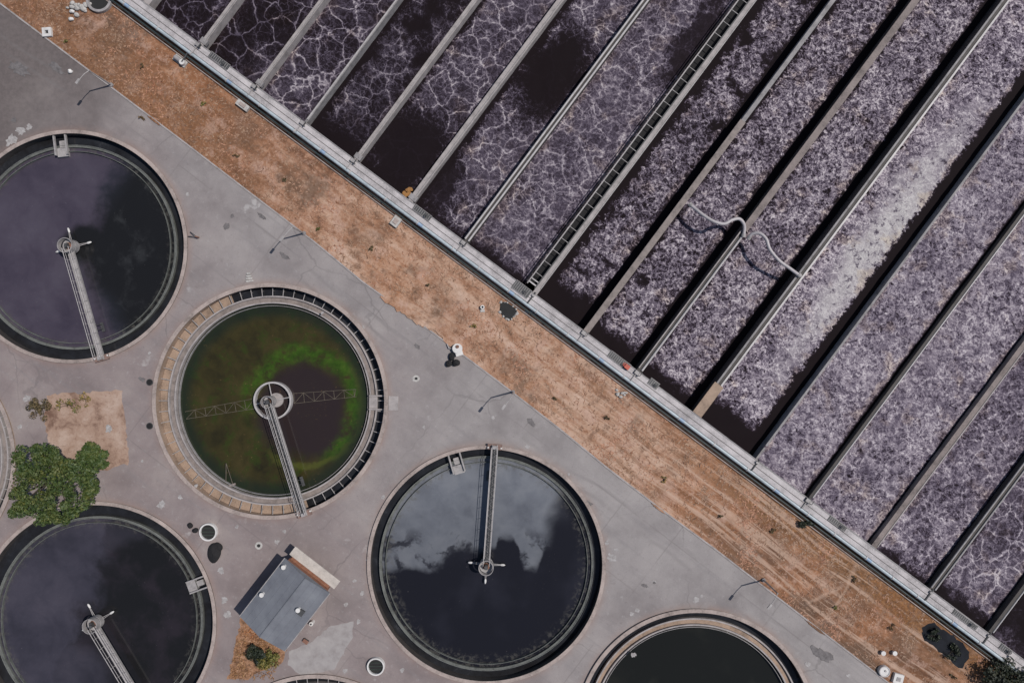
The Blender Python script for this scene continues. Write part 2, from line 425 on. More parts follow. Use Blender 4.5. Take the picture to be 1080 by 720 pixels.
# foaming liquor of one aeration basin; object coords: x across (0..w), y along (0 at the walkway)
def foam_mat(i, w, base, a1, a2, fil, sp, bright, dR, dL, dB, dk=0.0, hole=0.0, hscale=.1, s1=.22, patches=()):
    n = NT('foaming_liquor'); o0 = n.tc.outputs['Object']; xyz = n.sep(o0)
    o = n.vec('ADD', o0, (i*37.3, i*11.7, i*5.1))
    p1 = n.warp(n.warp(o, .3, 2.4, 3), 1.6, .55, 3)
    p2 = n.warp(n.warp(o, .6, 1.2, 3), 2.2, .4, 2)
    big = n.noise(o, .13, 3, .5); mid = n.noise(o, .42, 4, .6)
    v1 = n.voro(p1, s1); v2 = n.voro(p2, s1*2.3)
    l1 = n.math('MULTIPLY', n.smooth(v1, .042, .0), n.lin(mid, .32, .6, .3, 1))
    h1 = n.smooth(v1, .13, .0)
    l2 = n.math('MULTIPLY', n.smooth(v2, .06, .0), n.smooth(n.noise(o, .22, 3), .4, .6))
    def filament(v, sc_, wd, det=2):
        return n.smooth(n.math('ABSOLUTE', n.math('SUBTRACT', n.noise(v, sc_, det, .55), .5)), wd, 0)
    f1 = filament(n.warp(o, .7, 1.6, 3), .42, .04, 3); f2 = filament(n.warp(o, 1.4, .8, 3), 1.05, .065, 2)
    fl = n.math('ADD', n.math('MULTIPLY', f1, .7), n.math('MULTIPLY', f2, .55))
    fl = n.math('MULTIPLY', fl, n.lin(mid, .3, .65, .35, 1.15))
    spk = n.smooth(n.noise(n.warp(o, .8, .9, 2), .95 if i < 11 else .62, 4, .68, dist=1.6), .38, .62)
    spk2 = n.smooth(n.noise(o, 3.0, 3, .7, dist=.8), .36, .62)
    spk3 = n.smooth(n.noise(o, 5.5, 2, .8), .38, .6)
    sk = n.math('ADD', n.math('ADD', n.math('MULTIPLY', spk, .56), n.math('MULTIPLY', spk2, .3)), n.math('MULTIPLY', spk3, .24))
    f = n.math('ADD', base, n.math('MULTIPLY', n.math('SUBTRACT', big, .5), .5))
    f = n.math('ADD', f, n.math('MULTIPLY', h1, a1*.16))
    f = n.math('ADD', f, n.math('MULTIPLY', l2, a2)); f = n.math('ADD', f, n.math('MULTIPLY', fl, fil))
    f = n.math('ADD', f, n.math('MULTIPLY', n.math('SUBTRACT', sk, .5), sp))
    # ragged clear water along the walls and at the walkway end
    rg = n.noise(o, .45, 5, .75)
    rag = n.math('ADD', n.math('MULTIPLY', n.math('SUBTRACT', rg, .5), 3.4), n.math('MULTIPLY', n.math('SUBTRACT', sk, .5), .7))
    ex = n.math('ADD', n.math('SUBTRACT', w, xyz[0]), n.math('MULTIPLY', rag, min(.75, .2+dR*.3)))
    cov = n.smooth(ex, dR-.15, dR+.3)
    if dL > 0: cov = n.math('MULTIPLY', cov, n.smooth(n.math('ADD', xyz[0], n.math('MULTIPLY', rag, 1.2)), dL-.2, dL+.8))
    if dB > 0: cov = n.math('MULTIPLY', cov, n.smooth(n.math('ADD', xyz[1], n.math('MULTIPLY', rag, 1.5)), dB-.8, dB+1.6))
    if hole > 0:
        hn = n.noise(n.warp(o, .3, 2), hscale, 4, .55)
        cov = n.math('MULTIPLY', cov, n.smooth(n.math('ADD', hn, n.math('MULTIPLY', n.math('SUBTRACT', sk, .5), .06)), hole-.06, hole+.08))
    pale_f = None
    if patches:
        ow = n.warp(n.warp(o0, .17, 7.0, 4), .8, 1.6, 3); wx_ = n.sep(ow)
    for (x, y, rx, ry, amt) in patches:      # openings (amt<0) or a paler smooth patch (amt>0)
        dx = n.math('DIVIDE', n.math('SUBTRACT', wx_[0], x), rx); dy = n.math('DIVIDE', n.math('SUBTRACT', wx_[1], y), ry)
        d = n.math('SQRT', n.math('ADD', n.math('MULTIPLY', dx, dx), n.math('MULTIPLY', dy, dy)))
        k = n.smooth(n.math('ADD', d, n.math('MULTIPLY', n.math('SUBTRACT', sk, .5), .35)), *((1.3, .65) if amt < 0 else (1.5, .2)))
        if amt < 0: cov = n.math('MULTIPLY', cov, n.math('SUBTRACT', 1.0, n.math('MULTIPLY', k, -amt)))
        else: pale_f = n.math('MULTIPLY', k, amt)
    if dk > 0:   # dark clefts and pinholes through the pale foam
        cl = n.smooth(n.math('ABSOLUTE', n.math('SUBTRACT', n.noise(n.warp(o, .9, .9, 2), .62, 3, .6), .5)), .028, .0)
        pin = n.smooth(n.noise(n.warp(o, 1.2, .6), 1.25, 3, .6), .41, .33)
        ck = n.math('MAXIMUM', n.math('MULTIPLY', cl, n.smooth(mid, .38, .55)), pin)
        f = n.math('SUBTRACT', f, n.math('MULTIPLY', ck, dk))
    if pale_f is not None:
        lo = n.math('ADD', .84, n.math('MULTIPLY', n.math('SUBTRACT', sk, .5), .26))
        pk = n.smooth(n.noise(n.warp(o, .8, .8), .8, 5, .75), .47, .37)
        lo = n.math('SUBTRACT', lo, n.math('MULTIPLY', pk, .5))
        m_ = n.t.nodes.new('ShaderNodeMix'); n.put(m_.inputs[0], pale_f); n.put(m_.inputs[2], f); n.put(m_.inputs[3], lo); f = m_.outputs[0]
    f = n.math('MULTIPLY', n.math('MAXIMUM', f, 0.0), cov)
    ln = n.math('MULTIPLY', n.math('MULTIPLY', l1, a1), n.lin(cov, 0, 1, .06, 1))
    f = n.math('ADD', f, ln)
    k = bright
    c = n.ramp(f, [(0,(.0095,.006,.0075)),(.15,(.022*k,.0155*k,.022*k)),(.4,(.088*k,.071*k,.099*k)),(.7,(.248*k,.212*k,.248*k)),(1,(.49*k,.445*k,.465*k))])
    ed = n.math('MAXIMUM', n.smooth(xyz[0], 1.3, .0), n.smooth(n.math('SUBTRACT', w, xyz[0]), dR+1.4, dR))
    tan = n.smooth(n.math('ADD', n.noise(o, .3, 4, .6), n.math('MULTIPLY', ed, .14)), .55, .7)
    c = n.mix(n.math('MULTIPLY', n.math('MULTIPLY', tan, cov), .6), c, n.mix(1.0, c, (1.04,.93,.74), 'MULTIPLY'))
    if pale_f is not None: c = n.mix(n.math('MULTIPLY', n.math('MULTIPLY', pale_f, cov), .9), c, n.mix(1.0, c, (1.0,1.06,.98), 'MULTIPLY'))
    n.set(Base_Color=c, Roughness=.75)
    n.b.inputs['Specular IOR Level'].default_value = .07
    n.bump(n.math('MULTIPLY', n.math('ADD', fl, sk), cov), .35, .15)
    return n.m

# ------------------------------------------------------------------ aeration basins frame
O = P(183, 25, 1.3); O.z = 0
UX = Vector((.801, -.598, 0)); VX = Vector((.598, .801, 0))
ANG = math.atan2(-.598, .801)
def W(u, v, z=0.0):
    p = O + UX*u + VX*v; return Vector((p.x, p.y, z))
KZ = S*(H-1.3)/H
def ux(px): return (px-183)/.801*KZ
LEN = 86.0

# ------------------------------------------------------------------ ground, yard, kerb
b0, b1, b2, b3 = W(-45, -1.75), W(135, -1.75), W(135, LEN+1), W(-45, LEN+1)
ground = fill_mesh('ground', [(-2500,-2500),(2500,-2500),(2500,2500),(-2500,2500)],
                   holes + [[(p.x,p.y) for p in (b0,b1,b2,b3)]], 0.0, M['dirt'])
tag(ground, kind='structure')
KERB = [(-420,-315),(-60,-41),(0,5),(113,90),(190,148),(267,207),(330,255),(382,298),(420,325),(480,369),(537,412),(590,453),(640,494),(700,540),(753,579),(840,646),(927,713),(1000,769),(1500,1150)]
kp = [P(x,y,.1) for x,y in KERB]
yard_outer = [(p.x,p.y) for p in kp] + [(P(1500,1900).x, P(1500,1900).y), (P(-900,1900).x,P(-900,1900).y), (P(-900,-315).x,P(-900,-315).y)]
yard = fill_mesh('yard_pavement', yard_outer, holes, .02, M['yard'])
tag(yard, kind='structure')
kb = MB()
nrm = Vector((.607,.795,0))
ring_a = [p + nrm*.02 for p in kp]; ring_b = [p + nrm*.24 for p in kp]
nk = len(kp); vs = []
for a, b in zip(ring_a, ring_b):
    vs += [(a.x,a.y,-.1),(a.x,a.y,.12),(b.x,b.y,.12),(b.x,b.y,-.1)]
fs = []
for i in range(nk-1):
    for k in range(3): fs.append((i*4+k,(i+1)*4+k,(i+1)*4+k+1,i*4+k+1))
kb.add(vs, fs)
tag(kb.build('kerb', M['concrete']), kind='structure')

def flat(name, pts, z, mat, parent=None, jag=0.0, seed=1, kind=None):
    rnd = random.Random(seed)
    poly = []
    n = len(pts)
    for i in range(n):
        a = Vector(pts[i]); b = Vector(pts[(i+1)%n])
        m = max(1, int((b-a).length/ (3.5 if jag else 1e9)))
        for k in range(m):
            q = a + (b-a)*k/m
            poly.append((q.x+rnd.uniform(-jag,jag), q.y+rnd.uniform(-jag,jag)))
    w = [P(x,y) for x,y in poly]
    o = MB().add([(p.x,p.y,z) for p in w], [tuple(range(len(w)-1,-1,-1))]).build(name, mat, parent)
    if kind: tag(o, kind=kind)
    return o
flat('dirt_bed', [(50,417),(70,414),(90,415),(110,411),(128,412),(131,440),(135,470),(135,489),(110,496),(85,494),(60,498),(52,470),(46,440)], .026, M['bed'], jag=1.5, seed=3, kind='structure')
flat('dry_earth_bed', [(255,650),(302,684),(296,700),(272,709),(262,716),(240,716),(246,690)], .026, M['orange_bed'], jag=1.4, seed=4, kind='structure')
flat('pale_concrete_slab', [(349,659),(373,655),(372,672),(362,688),(352,706),(318,712),(304,700),(305,686),(330,676)], .026, M['slab'], jag=.8, seed=5, kind='structure')
flat('spread_earth', [(399,313),(424,309),(474,340),(494,372),(478,370),(463,352),(440,341),(418,327)], .17, M['dirt'], jag=2.0, seed=6, kind='structure')
def spill(px, py, r, seed, mat='patch', sx=1.0, sy=1.0, ang=0.0):
    rnd = random.Random(seed); n = 22; pts = []
    ph = [rnd.uniform(0,TAU) for _ in range(4)]
    for i in range(n):
        a = TAU*i/n
        k = r*(1 + .1*math.sin(3*a+ph[0]) + .12*math.sin(2*a+ph[1]) + .1*math.sin(7*a+ph[2])) * rnd.uniform(.72,1.2)
        x, y = math.cos(a)*k*sx, math.sin(a)*k*sy
        pts.append((px + x*math.cos(ang)-y*math.sin(ang), py + x*math.sin(ang)+y*math.cos(ang)))
    spill.z += .0006
    return flat('spill', pts, spill.z, M[mat], yard)
spill.z = .03
for k, (x,y,r) in enumerate([(12,148,7),(22,138,6),(31,134,4),(170,532,5.5),(190,524,3),(240,648,5),(233,601,4.5),(237,632,4.5),(115,452,5),(28,420,4.5),(21,450,3),(263,292,2.5),
     (437,399,3.5),(383,345,2),(645,588,5.5),(650,580,3),(640,572,3),(666,647,3),(672,643,3),(690,613,2.2),(668,690,3.5),(734,632,4),(740,628,2),(556,471,3),(404,524,3),(374,612,2.5),(365,637,3),(382,625,3),(388,590,2.5),
     (300,560,2.5),(292,571,3),(378,655,3),(364,707,3),(424,706,3),(75,76,2.5),(250,555,2.5),(207,512,2.5),(150,486,2),(158,372,2),(198,205,2.5),(895,712,3),(852,700,4),(600,500,2),(520,440,2.5),(340,330,2),(447,450,2.2)]):
    spill(x, y, r*.8, 100+k, 'patch')
for k, (x,y,r,sx,sy) in enumerate([(239,239,3.5,.8,1.3),(245,228,2,1,1),(20,73,8,1.6,.7),(60,72,5,2,.7),(15,127,3,1,1),(680,617,2.5,1.4,.7),(690,614,1.6,1,.8),(868,690,8,1.5,.8),(560,445,4,1.4,.7),(440,365,3,1.2,.7),(276,228,4,1.3,.5),(150,400,3,1.2,.8),(620,530,4,1.5,.6),(300,270,4,1.6,.6)]):
    spill(x, y, r, 300+k, 'stain', sx, sy, .6)

# ------------------------------------------------------------------ clarifier tanks
def water_T(kind):
    n = NT('settled_water'); o = n.tc.outputs['Object']; xyz = n.sep(o)
    r = n.vec('LENGTH', o)
    w1 = n.warp(n.warp(o, .12, 5.0, 4), .6, .8, 3)
    x, y, _ = n.sep(w1)
    grain = n.noise(o, 2.2, 5, .75); soft = n.noise(o, .12, 4, .55)
    dark = (.0125,.0125,.0135)
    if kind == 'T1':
        tone = n.ramp(n.noise(n.warp(o,.2,4), .13, 5, .6), [(.3,(.042,.035,.052)),(.5,(.062,.052,.072)),(.7,(.08,.07,.092))])  # purple tone for the left half, with pale speckles
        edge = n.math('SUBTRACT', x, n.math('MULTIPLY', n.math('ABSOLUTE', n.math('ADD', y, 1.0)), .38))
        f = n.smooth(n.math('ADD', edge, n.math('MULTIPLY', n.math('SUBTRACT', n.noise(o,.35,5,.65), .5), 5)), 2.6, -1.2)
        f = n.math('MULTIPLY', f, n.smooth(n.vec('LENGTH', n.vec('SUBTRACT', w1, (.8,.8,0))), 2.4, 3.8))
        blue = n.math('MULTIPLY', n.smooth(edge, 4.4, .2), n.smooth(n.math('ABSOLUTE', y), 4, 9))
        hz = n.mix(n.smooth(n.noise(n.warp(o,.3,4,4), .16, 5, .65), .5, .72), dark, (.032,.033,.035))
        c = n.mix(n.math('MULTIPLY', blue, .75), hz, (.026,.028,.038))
        c = n.mix(f, c, tone)
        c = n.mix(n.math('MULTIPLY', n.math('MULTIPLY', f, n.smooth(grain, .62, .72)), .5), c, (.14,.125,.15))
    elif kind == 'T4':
        tone = n.ramp(n.noise(n.warp(o,.2,4), .13, 5, .6), [(.3,(.028,.027,.037)),(.5,(.046,.043,.058)),(.7,(.066,.06,.078))])  # dull purple tone towards the left and bottom
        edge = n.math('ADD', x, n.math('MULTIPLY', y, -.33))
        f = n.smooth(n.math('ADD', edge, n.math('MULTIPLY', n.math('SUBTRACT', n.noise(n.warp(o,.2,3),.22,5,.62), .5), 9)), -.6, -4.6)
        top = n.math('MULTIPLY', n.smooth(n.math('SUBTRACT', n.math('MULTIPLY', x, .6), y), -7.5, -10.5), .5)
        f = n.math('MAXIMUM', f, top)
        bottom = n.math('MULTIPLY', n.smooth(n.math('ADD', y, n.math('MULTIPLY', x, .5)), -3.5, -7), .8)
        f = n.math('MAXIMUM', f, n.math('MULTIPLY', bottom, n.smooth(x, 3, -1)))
        c = n.mix(f, n.mix(n.smooth(n.noise(n.warp(o,.25,4,4), .14, 5, .6), .42, .66), dark, (.024,.02,.025)), tone)
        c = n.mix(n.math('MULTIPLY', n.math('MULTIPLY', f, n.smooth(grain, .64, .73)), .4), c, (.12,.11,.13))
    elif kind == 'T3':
        tone = n.ramp(n.noise(n.warp(o,.25,3), .2, 5, .6), [(.25,(.1,.106,.125)),(.5,(.155,.164,.186)),(.75,(.205,.212,.23))])  # pale cloud reflection painted into the water's base colour
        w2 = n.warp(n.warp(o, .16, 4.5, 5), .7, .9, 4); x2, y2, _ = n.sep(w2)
        # the painted cloud reflection covers the upper half, its lower edge hangs low at the left and in a tongue right of the bridge
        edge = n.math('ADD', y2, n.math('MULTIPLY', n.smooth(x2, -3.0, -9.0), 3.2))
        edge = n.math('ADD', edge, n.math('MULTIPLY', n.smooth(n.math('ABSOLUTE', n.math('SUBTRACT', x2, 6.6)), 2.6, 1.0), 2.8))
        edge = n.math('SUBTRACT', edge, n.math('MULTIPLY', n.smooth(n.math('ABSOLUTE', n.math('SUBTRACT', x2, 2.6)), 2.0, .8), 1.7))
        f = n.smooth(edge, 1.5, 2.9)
        # wispy dark gaps in the painted reflection
        wisp = n.smooth(n.noise(n.warp(o,.3,3.5,4), .3, 4, .6), .5, .62)
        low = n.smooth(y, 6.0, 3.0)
        f = n.math('MULTIPLY', f, n.math('SUBTRACT', 1.0, n.math('MULTIPLY', n.math('MULTIPLY', wisp, low), .85)))
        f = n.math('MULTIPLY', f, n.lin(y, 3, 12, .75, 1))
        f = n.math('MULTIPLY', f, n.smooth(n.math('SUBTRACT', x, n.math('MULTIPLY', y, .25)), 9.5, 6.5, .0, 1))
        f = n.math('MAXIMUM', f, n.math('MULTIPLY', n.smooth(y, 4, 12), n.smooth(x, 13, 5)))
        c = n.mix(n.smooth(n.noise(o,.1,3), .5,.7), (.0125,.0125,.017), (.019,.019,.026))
        c = n.mix(f, c, tone)
    elif kind == 'T2':
        q = n.vec('SUBTRACT', n.warp(n.warp(n.warp(o, .14, 3.5, 4), .8, 1.0, 4), 2.5, .5, 3), (4.2, -.9, 0))
        d = n.vec('LENGTH', q); qx, qy, _ = n.sep(q)
        olive = n.ramp(n.noise(n.warp(o,.3,2), .22, 6, .65), [(.3,(.02,.018,.009)),(.5,(.038,.032,.012)),(.7,(.056,.044,.017))])
        core = n.smooth(n.math('SUBTRACT', d, n.math('MULTIPLY', n.smooth(qy, 0, -6), 1.2)), 8.0, 5.4)
        olive = n.mix(n.math('MULTIPLY', n.smooth(n.noise(n.warp(o,.5,1.5,3), .4, 5, .7), .5, .64), .7), olive, (.028,.042,.009))
        c = n.mix(n.math('MULTIPLY', core, .93), olive, (.026,.018,.02))
        band = n.math('MULTIPLY', n.smooth(d, 6.4, 8.0), n.smooth(d, 10.0, 8.2))
        up = n.smooth(n.math('SUBTRACT', qy, n.math('MULTIPLY', qx, .2)), -4.5, 3.5)
        rt = n.smooth(n.math('ADD', qx, n.math('MULTIPLY', qy, .25)), -1, 4)
        s = n.math('MAXIMUM', n.math('MULTIPLY', up, n.smooth(n.math('ADD', qx, n.math('MULTIPLY', qy, .4)), -12, -6)), rt)
        g = n.math('MULTIPLY', n.math('MULTIPLY', band, s), n.smooth(n.noise(n.warp(o,.4,2,4), .5, 6, .7), .34, .58))
        c = n.mix(n.math('MULTIPLY', g, .95), c, n.ramp(n.noise(o, .9, 5, .65), [(.3,(.02,.05,.006)),(.6,(.044,.088,.011)),(.8,(.085,.115,.02))]))
        # thin bright yellow-green lip of the swirl along the lower right
        lip = n.math('MULTIPLY', n.math('MULTIPLY', n.smooth(n.math('ABSOLUTE', n.math('SUBTRACT', d, 9.0)), .7, .1), n.smooth(n.math('SUBTRACT', qx, qy), -1, 5)), .8)
        c = n.mix(n.math('MULTIPLY', lip, .6), c, (.085,.1,.02))
        teal = n.math('MULTIPLY', n.smooth(r, 11.5, 13.6), .8)
        c = n.mix(teal, c, (.013,.02,.014))
        fl = n.math('MULTIPLY', n.smooth(n.noise(o, 1.9, 4, .7), .62, .68), n.smooth(n.noise(o,.2,3), .45,.6))
        c = n.mix(n.math('MULTIPLY', fl, .6), c, (.16,.1,.045))
    else:
        c = n.mix(n.smooth(n.noise(n.warp(o,.2,4), .12, 4), .5, .75), (.012,.0125,.011), (.022,.022,.018))
    if kind in ('T1','T3','T4'):     # scum gathered against the baffle, and loose flecks
        sn = n.noise(n.warp(o, .8, 1.0, 3), 1.1, 5, .72)
        edge_s = n.math('MULTIPLY', n.smooth(n.math('ADD', r, n.math('MULTIPLY', n.math('SUBTRACT', sn, .5), 2.5)), 13.4, 14.9), n.smooth(sn, .46, .62))
        c = n.mix(n.math('MULTIPLY', edge_s, .5), c, (.1,.095,.085))
        fk = n.math('MULTIPLY', n.smooth(n.noise(o, 2.7, 3, .75), .69, .73), n.smooth(n.noise(o, .16, 3), .42, .6))
        c = n.mix(n.math('MULTIPLY', fk, .55), c, (.17,.155,.16))
    n.set(Base_Color=c, Roughness=.12)
    n.b.inputs['IOR'].default_value = 1.33
    n.bump(n.noise(o, 1.2, 3, .6), .02, .05)
    return n.m
def channel_water_and_shade():
    n = NT('channel_water_and_shade'); o = n.geo.outputs['Position']
    f = n.noise(n.warp(o, .3, 3), .35, 5, .65)
    n.set(Base_Color=n.ramp(f, [(.35,(.0125,.012,.013)),(.62,(.022,.023,.027)),(.8,(.06,.062,.07))]), Roughness=.15)
    n.b.inputs['IOR'].default_value = 1.33
    return n.m
M['channel'] = channel_water_and_shade()

def tank(key, style, label, scum=None, slab=None):
    c, r = TC[key]
    t = empty('clarifier_tank', (c.x, c.y, 0))
    tag(t, label, 'clarifier tank', 'round clarifier tanks in the yard')
    if style == 'A':
        MB().ring(r-.42, r, -4, .25, 160).build('outer_wall', M['concrete_dark'], t)
        MB().ring(r-.46, r+.06, .25, .33, 160).build('coping', M['coping'], t)
        q = {'T3':1.62,'T1':1.95,'T4':2.3}[key]
        MB().ring(r-q, r-.43, -4, -1.1, 160).build('channel_water_and_shade', M['channel'], t)
        MB().ring(r-q-.32, r-q-.01, -4, -.55, 160).build('weir_wall', M['algae_concrete'], t)
        MB().ring(r-q-.02, r-q+.03, -.62, -.45, 160).build('weir_plate', M['dull_weir'], t)
        MB().ring(r-q-.95, r-q-.87, -1.4, -.5, 160).build('scum_baffle', M['algae_concrete'], t)
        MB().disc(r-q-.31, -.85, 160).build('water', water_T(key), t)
    else:
        MB().ring(r-.36, r, -4, .28, 160).build('outer_wall', M['tan_concrete'], t)
        MB().ring(r-.5, r+.06, .28, .36, 160).build('coping', M['coping'], t)
        dry = key in ('T2','T7','T6')
        MB().ring(r-1.7, r-.37, -4.5, -1.3, 160).build('channel_floor', M['tan_concrete'] if dry else M['channel'], t)
        if dry: MB().ring(r-1.69, r-.38, -1.29, -1.25, 110, R(-72), R(112)).build('channel_water_and_shade', M['channel'], t)  # dark arc sheet stands in for rim shade on the channel floor
        MB().ring(r-1.92, r-1.71, -4.5, -.75, 160).build('launder_wall', M['concrete'], t)
        MB().ring(r-2.62, r-1.93, -4.5, -1.15, 160).build('launder_trough', M['wood_rust'] if key != 'T5' else M['tan_concrete'], t)
        MB().ring(r-2.84, r-2.63, -4.5, -.78, 160).build('weir_wall', M['concrete'], t)
        MB().ring(r-3.2, r-3.14, -2.0, -1.05, 160).build('scum_baffle', M['galv'], t)
        MB().disc(r-2.83, -1.55, 160).build('water', water_T(key), t)
        if dry:
            nb = 64
            proto = None
            for k in range(nb):
                a = TAU*k/nb
                if proto is None:
                    bx = MB().box(r-1.7, r-.37, -.05, .05, -.85, -.76).box(r-1.0, r-.92, -.05, .05, -1.3, -.85)
                    proto = bx.build('bracket', M['galv'], t); o = proto
                else:
                    o = proto.copy(); COL.objects.link(o)
                o.rotation_euler = (0,0,a)
    if scum is not None:   # scum box and its access plank crossing the channel
        a = scum
        bx = MB()
        for s in (-1,1): bx.box(r-3.4, r-.1, s*.85-.1, s*.85+.1, -.3, .05)
        bx.box(r-3.6, r-2.3, -.75, .75, -1.0, -.35)
        bx.box(r-2.2, r-1.2, -.4, .4, -.8, -.5)
        o = bx.build('scum_box', M['galv'] if style=='A' else M['concrete'], t); o.rotation_euler = (0,0,a)
    if slab is not None:
        o = MB().box(r+.07, r+1.5, -1.05, 1.05, 0, .14).build('access_slab', M['concrete'], t); o.rotation_euler = (0,0,slab)
        o = MB().box(r-2.9, r-.38, -1.1, -.9, -.74, -.4).box(r-2.9, r-.38, .9, 1.1, -.74, -.4).box(r-2.9,r-1.72,-.85,.85,-.74,-.6).build('scum_box', M['concrete'], t); o.rotation_euler = (0,0,slab)
    return t
def ang_px(dx, dy): return math.atan2(-dy, dx)
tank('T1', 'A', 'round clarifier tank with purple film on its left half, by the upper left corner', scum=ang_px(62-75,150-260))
t2 = tank('T2', 'B', 'round clarifier tank of green and brown algae water with a pale tan channel', slab=ang_px(120,2))
tank('T3', 'A', 'round clarifier tank with pale grey tone over its upper half, a painted cloud reflection', scum=ang_px(480-513,483-595))
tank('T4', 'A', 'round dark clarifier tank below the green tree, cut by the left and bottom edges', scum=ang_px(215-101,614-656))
tank('T5', 'B', 'round clarifier tank of plain black water cut by the bottom edge of the photo')
tank('T6', 'B', 'pale ringed tank of which only a sliver shows at the left edge beside the tree')
tank('T7', 'B', 'tank with bracketed channel whose top edge just shows below the small building')
# the feed well ring and rake arms of the green tank
c2, r2 = TC['T2']
fw = MB().ring(2.55, 2.8, -2.4, -.6, 64)
for k in range(4):
    a = TAU*k/4+.2; fw.box(-.06,.06,0,0,0,0) if False else fw.tube([(math.cos(a)*.5,math.sin(a)*.5,-.7),(math.cos(a)*2.6,math.sin(a)*2.6,-.7)], .07, 6)
fw.build('feed_well', M['steel_pale'], t2)
MB().cyl(.35,.05,1.05,-2.4,-1.2,32).build('centre_column', M['concrete'], t2)
def lattice(x0, x1, hw0, hw1, z, step=1.5):
    m = MB(); k = 0; x = x0; r_ = .035
    m.tube([(x0,-hw0,z),(x1,-hw1,z)], r_, 5).tube([(x0,hw0,z),(x1,hw1,z)], r_, 5)
    while x < x1-.1:
        t_ = (x-x0)/(x1-x0); h = hw0+(hw1-hw0)*t_; x2 = min(x+step, x1); h2 = hw0+(hw1-hw0)*(x2-x0)/(x1-x0)
        s = 1 if k%2 else -1
        m.tube([(x,s*h,z),(x2,-s*h2,z)], r_*.9, 5); m.tube([(x,-h,z),(x,h,z)], r_, 5)
        x = x2; k += 1
    return m
for a, l in ((ang_px(-100,17), 13.4), (ang_px(90,-8), 12.2)):
    o = lattice(2.9, l, .75, .55, -1.52).build('rake_arm', M['rake'], t2); o.rotation_euler = (0,0,a)

def bridge(key, ex, ey, label, cross=True, hub_r=1.0, shine='galv'):
    """rotating scraper bridge: from the tank centre to a carriage on the rim"""
    c, r = TC[key]
    px, py = [(t[1],t[2]) for t in TANKS if t[0]==key][0]
    a = ang_px(ex-px, ey-py)
    t = empty('scraper_bridge', (c.x, c.y, 0), a)
    tag(t, label, 'scraper bridge', 'scraper bridges over the clarifier tanks')
    L = r+.35; z = .75
    MB().box(.3, L-.2, -.3, .3, z-.06, z).build('deck', M['steel_dark'] if shine!='galv' else M['galv'], t)
    for s in (-1,1):
        MB().box(.3, L-.1, s*.37-.065, s*.37+.065, z-.3, z+.05).build('girder', M['galv'], t)
        h = MB().tube([(.3,s*.46,z+1.05),(L-.4,s*.46,z+1.05)], .045, 6).tube([(.3,s*.46,z+.55),(L-.4,s*.46,z+.55)], .03, 6)
        k = .4
        while k < L-.3:
            h.tube([(k,s*.46,z),(k,s*.46,z+1.05)], .03, 5); k += 1.6
        h.build('handrail', M['steel_pale'], t)
    g = []; k = .6; sd = 1
    while k < L-.5:
        g.append((k, sd*.28, z+.03)); sd = -sd; k += .42
    MB().tube(g, .035, 5).build('deck_brace', M['galv'], t)
    # hub: turntable drum, motor housing, rail ring
    MB().ring(hub_r*.55, hub_r, -.2, z-.1, 32).ring(hub_r, hub_r+.08, z+.2, z+1.0, 32).build('turntable', M['galv'], t)
    MB().cyl(0,0,hub_r*.5,-.9,z+.12,24).build('pivot_column', M['rust'], t)
    MB().box(-.35,.35,-.25,.2,z+.12,z+.65).cyl(.1,.05,.22,z+.65,z+.95,16).build('drive_motor', M['steel_dark'], t)
    if cross:
        for k, (aa, ll) in enumerate(((math.pi/2,2.7),(math.pi,2.9),(-math.pi/2,2.7))):
            ar = MB().tube([(hub_r*.8,-.13,-.1),(ll-.6,-.04,-.25)], .05, 5).tube([(hub_r*.8,.13,-.1),(ll-.6,.04,-.25)], .05, 5)
            o = ar.build('stub_arm', M['galv'], t); o.rotation_euler = (0,0,aa)
            fl = MB().blob((ll-.35,0,-.3), .42,.17,.16,k,10,6,.05).build('float', M['white_paint'], o, True)
    # carriage on the rim
    e = MB().box(L-.8,L+.0,-1.05,1.05,.42,.66); e.build('carriage', M['carriage'], t)
    MB().box(L-.65,L-.15,-.3,.35,.75,1.3).build('gearbox', M['galv'], t)
    for s in (-1,1):
        MB().tube([(L-.55,s*.95-.1,.5),(L-.55,s*.95+.1,.5)], .2, 14).build('wheel', M['white_paint'], t)
    # scraper blade hanging from the bridge near the baffle
    MB().box(L-5.6,L-4.2,.5,.95,-.6,-.5).tube([(L-4.6,.45,.6),(L-4.6,.75,-.55)],.05,6).tube([(L-5.3,.45,.6),(L-5.3,.75,-.55)],.05,6).build('skimmer_blade', M['steel_dark'], t)
    return t
bridge('T1', 108, 375, 'grey slatted bridge across the purple-toned tank, reaching its lower rim')
bridge('T2', 322, 542, 'grey bridge from the white ring of the green algae tank to its rim', cross=False, hub_r=.8, shine='dark')
bridge('T3', 522, 470, 'twin-railed bridge over the grey-toned tank, with white-tipped stub arms', shine='pale')
bridge('T4', 145, 729, 'grey bridge across the dark tank below the tree, running off the bottom edge')
sk = empty('skimmer_frame', (P(240,505,-1.5).x, P(240,505,-1.5).y, -1.53), R(20))
tag(sk, 'small leaning skimmer frame in the lower left of the green algae tank', 'skimmer')
MB().box(-1.2,.9,-1.2,-.9,.0,.25).build('blade', M['wood_rust'], sk)
MB().tube([(-.6,-1,.1),(.9,2.3,.7)],.06,6).tube([(.5,-1,.1),(.9,2.3,.7)],.05,6).build('strut', M['rake'], sk)

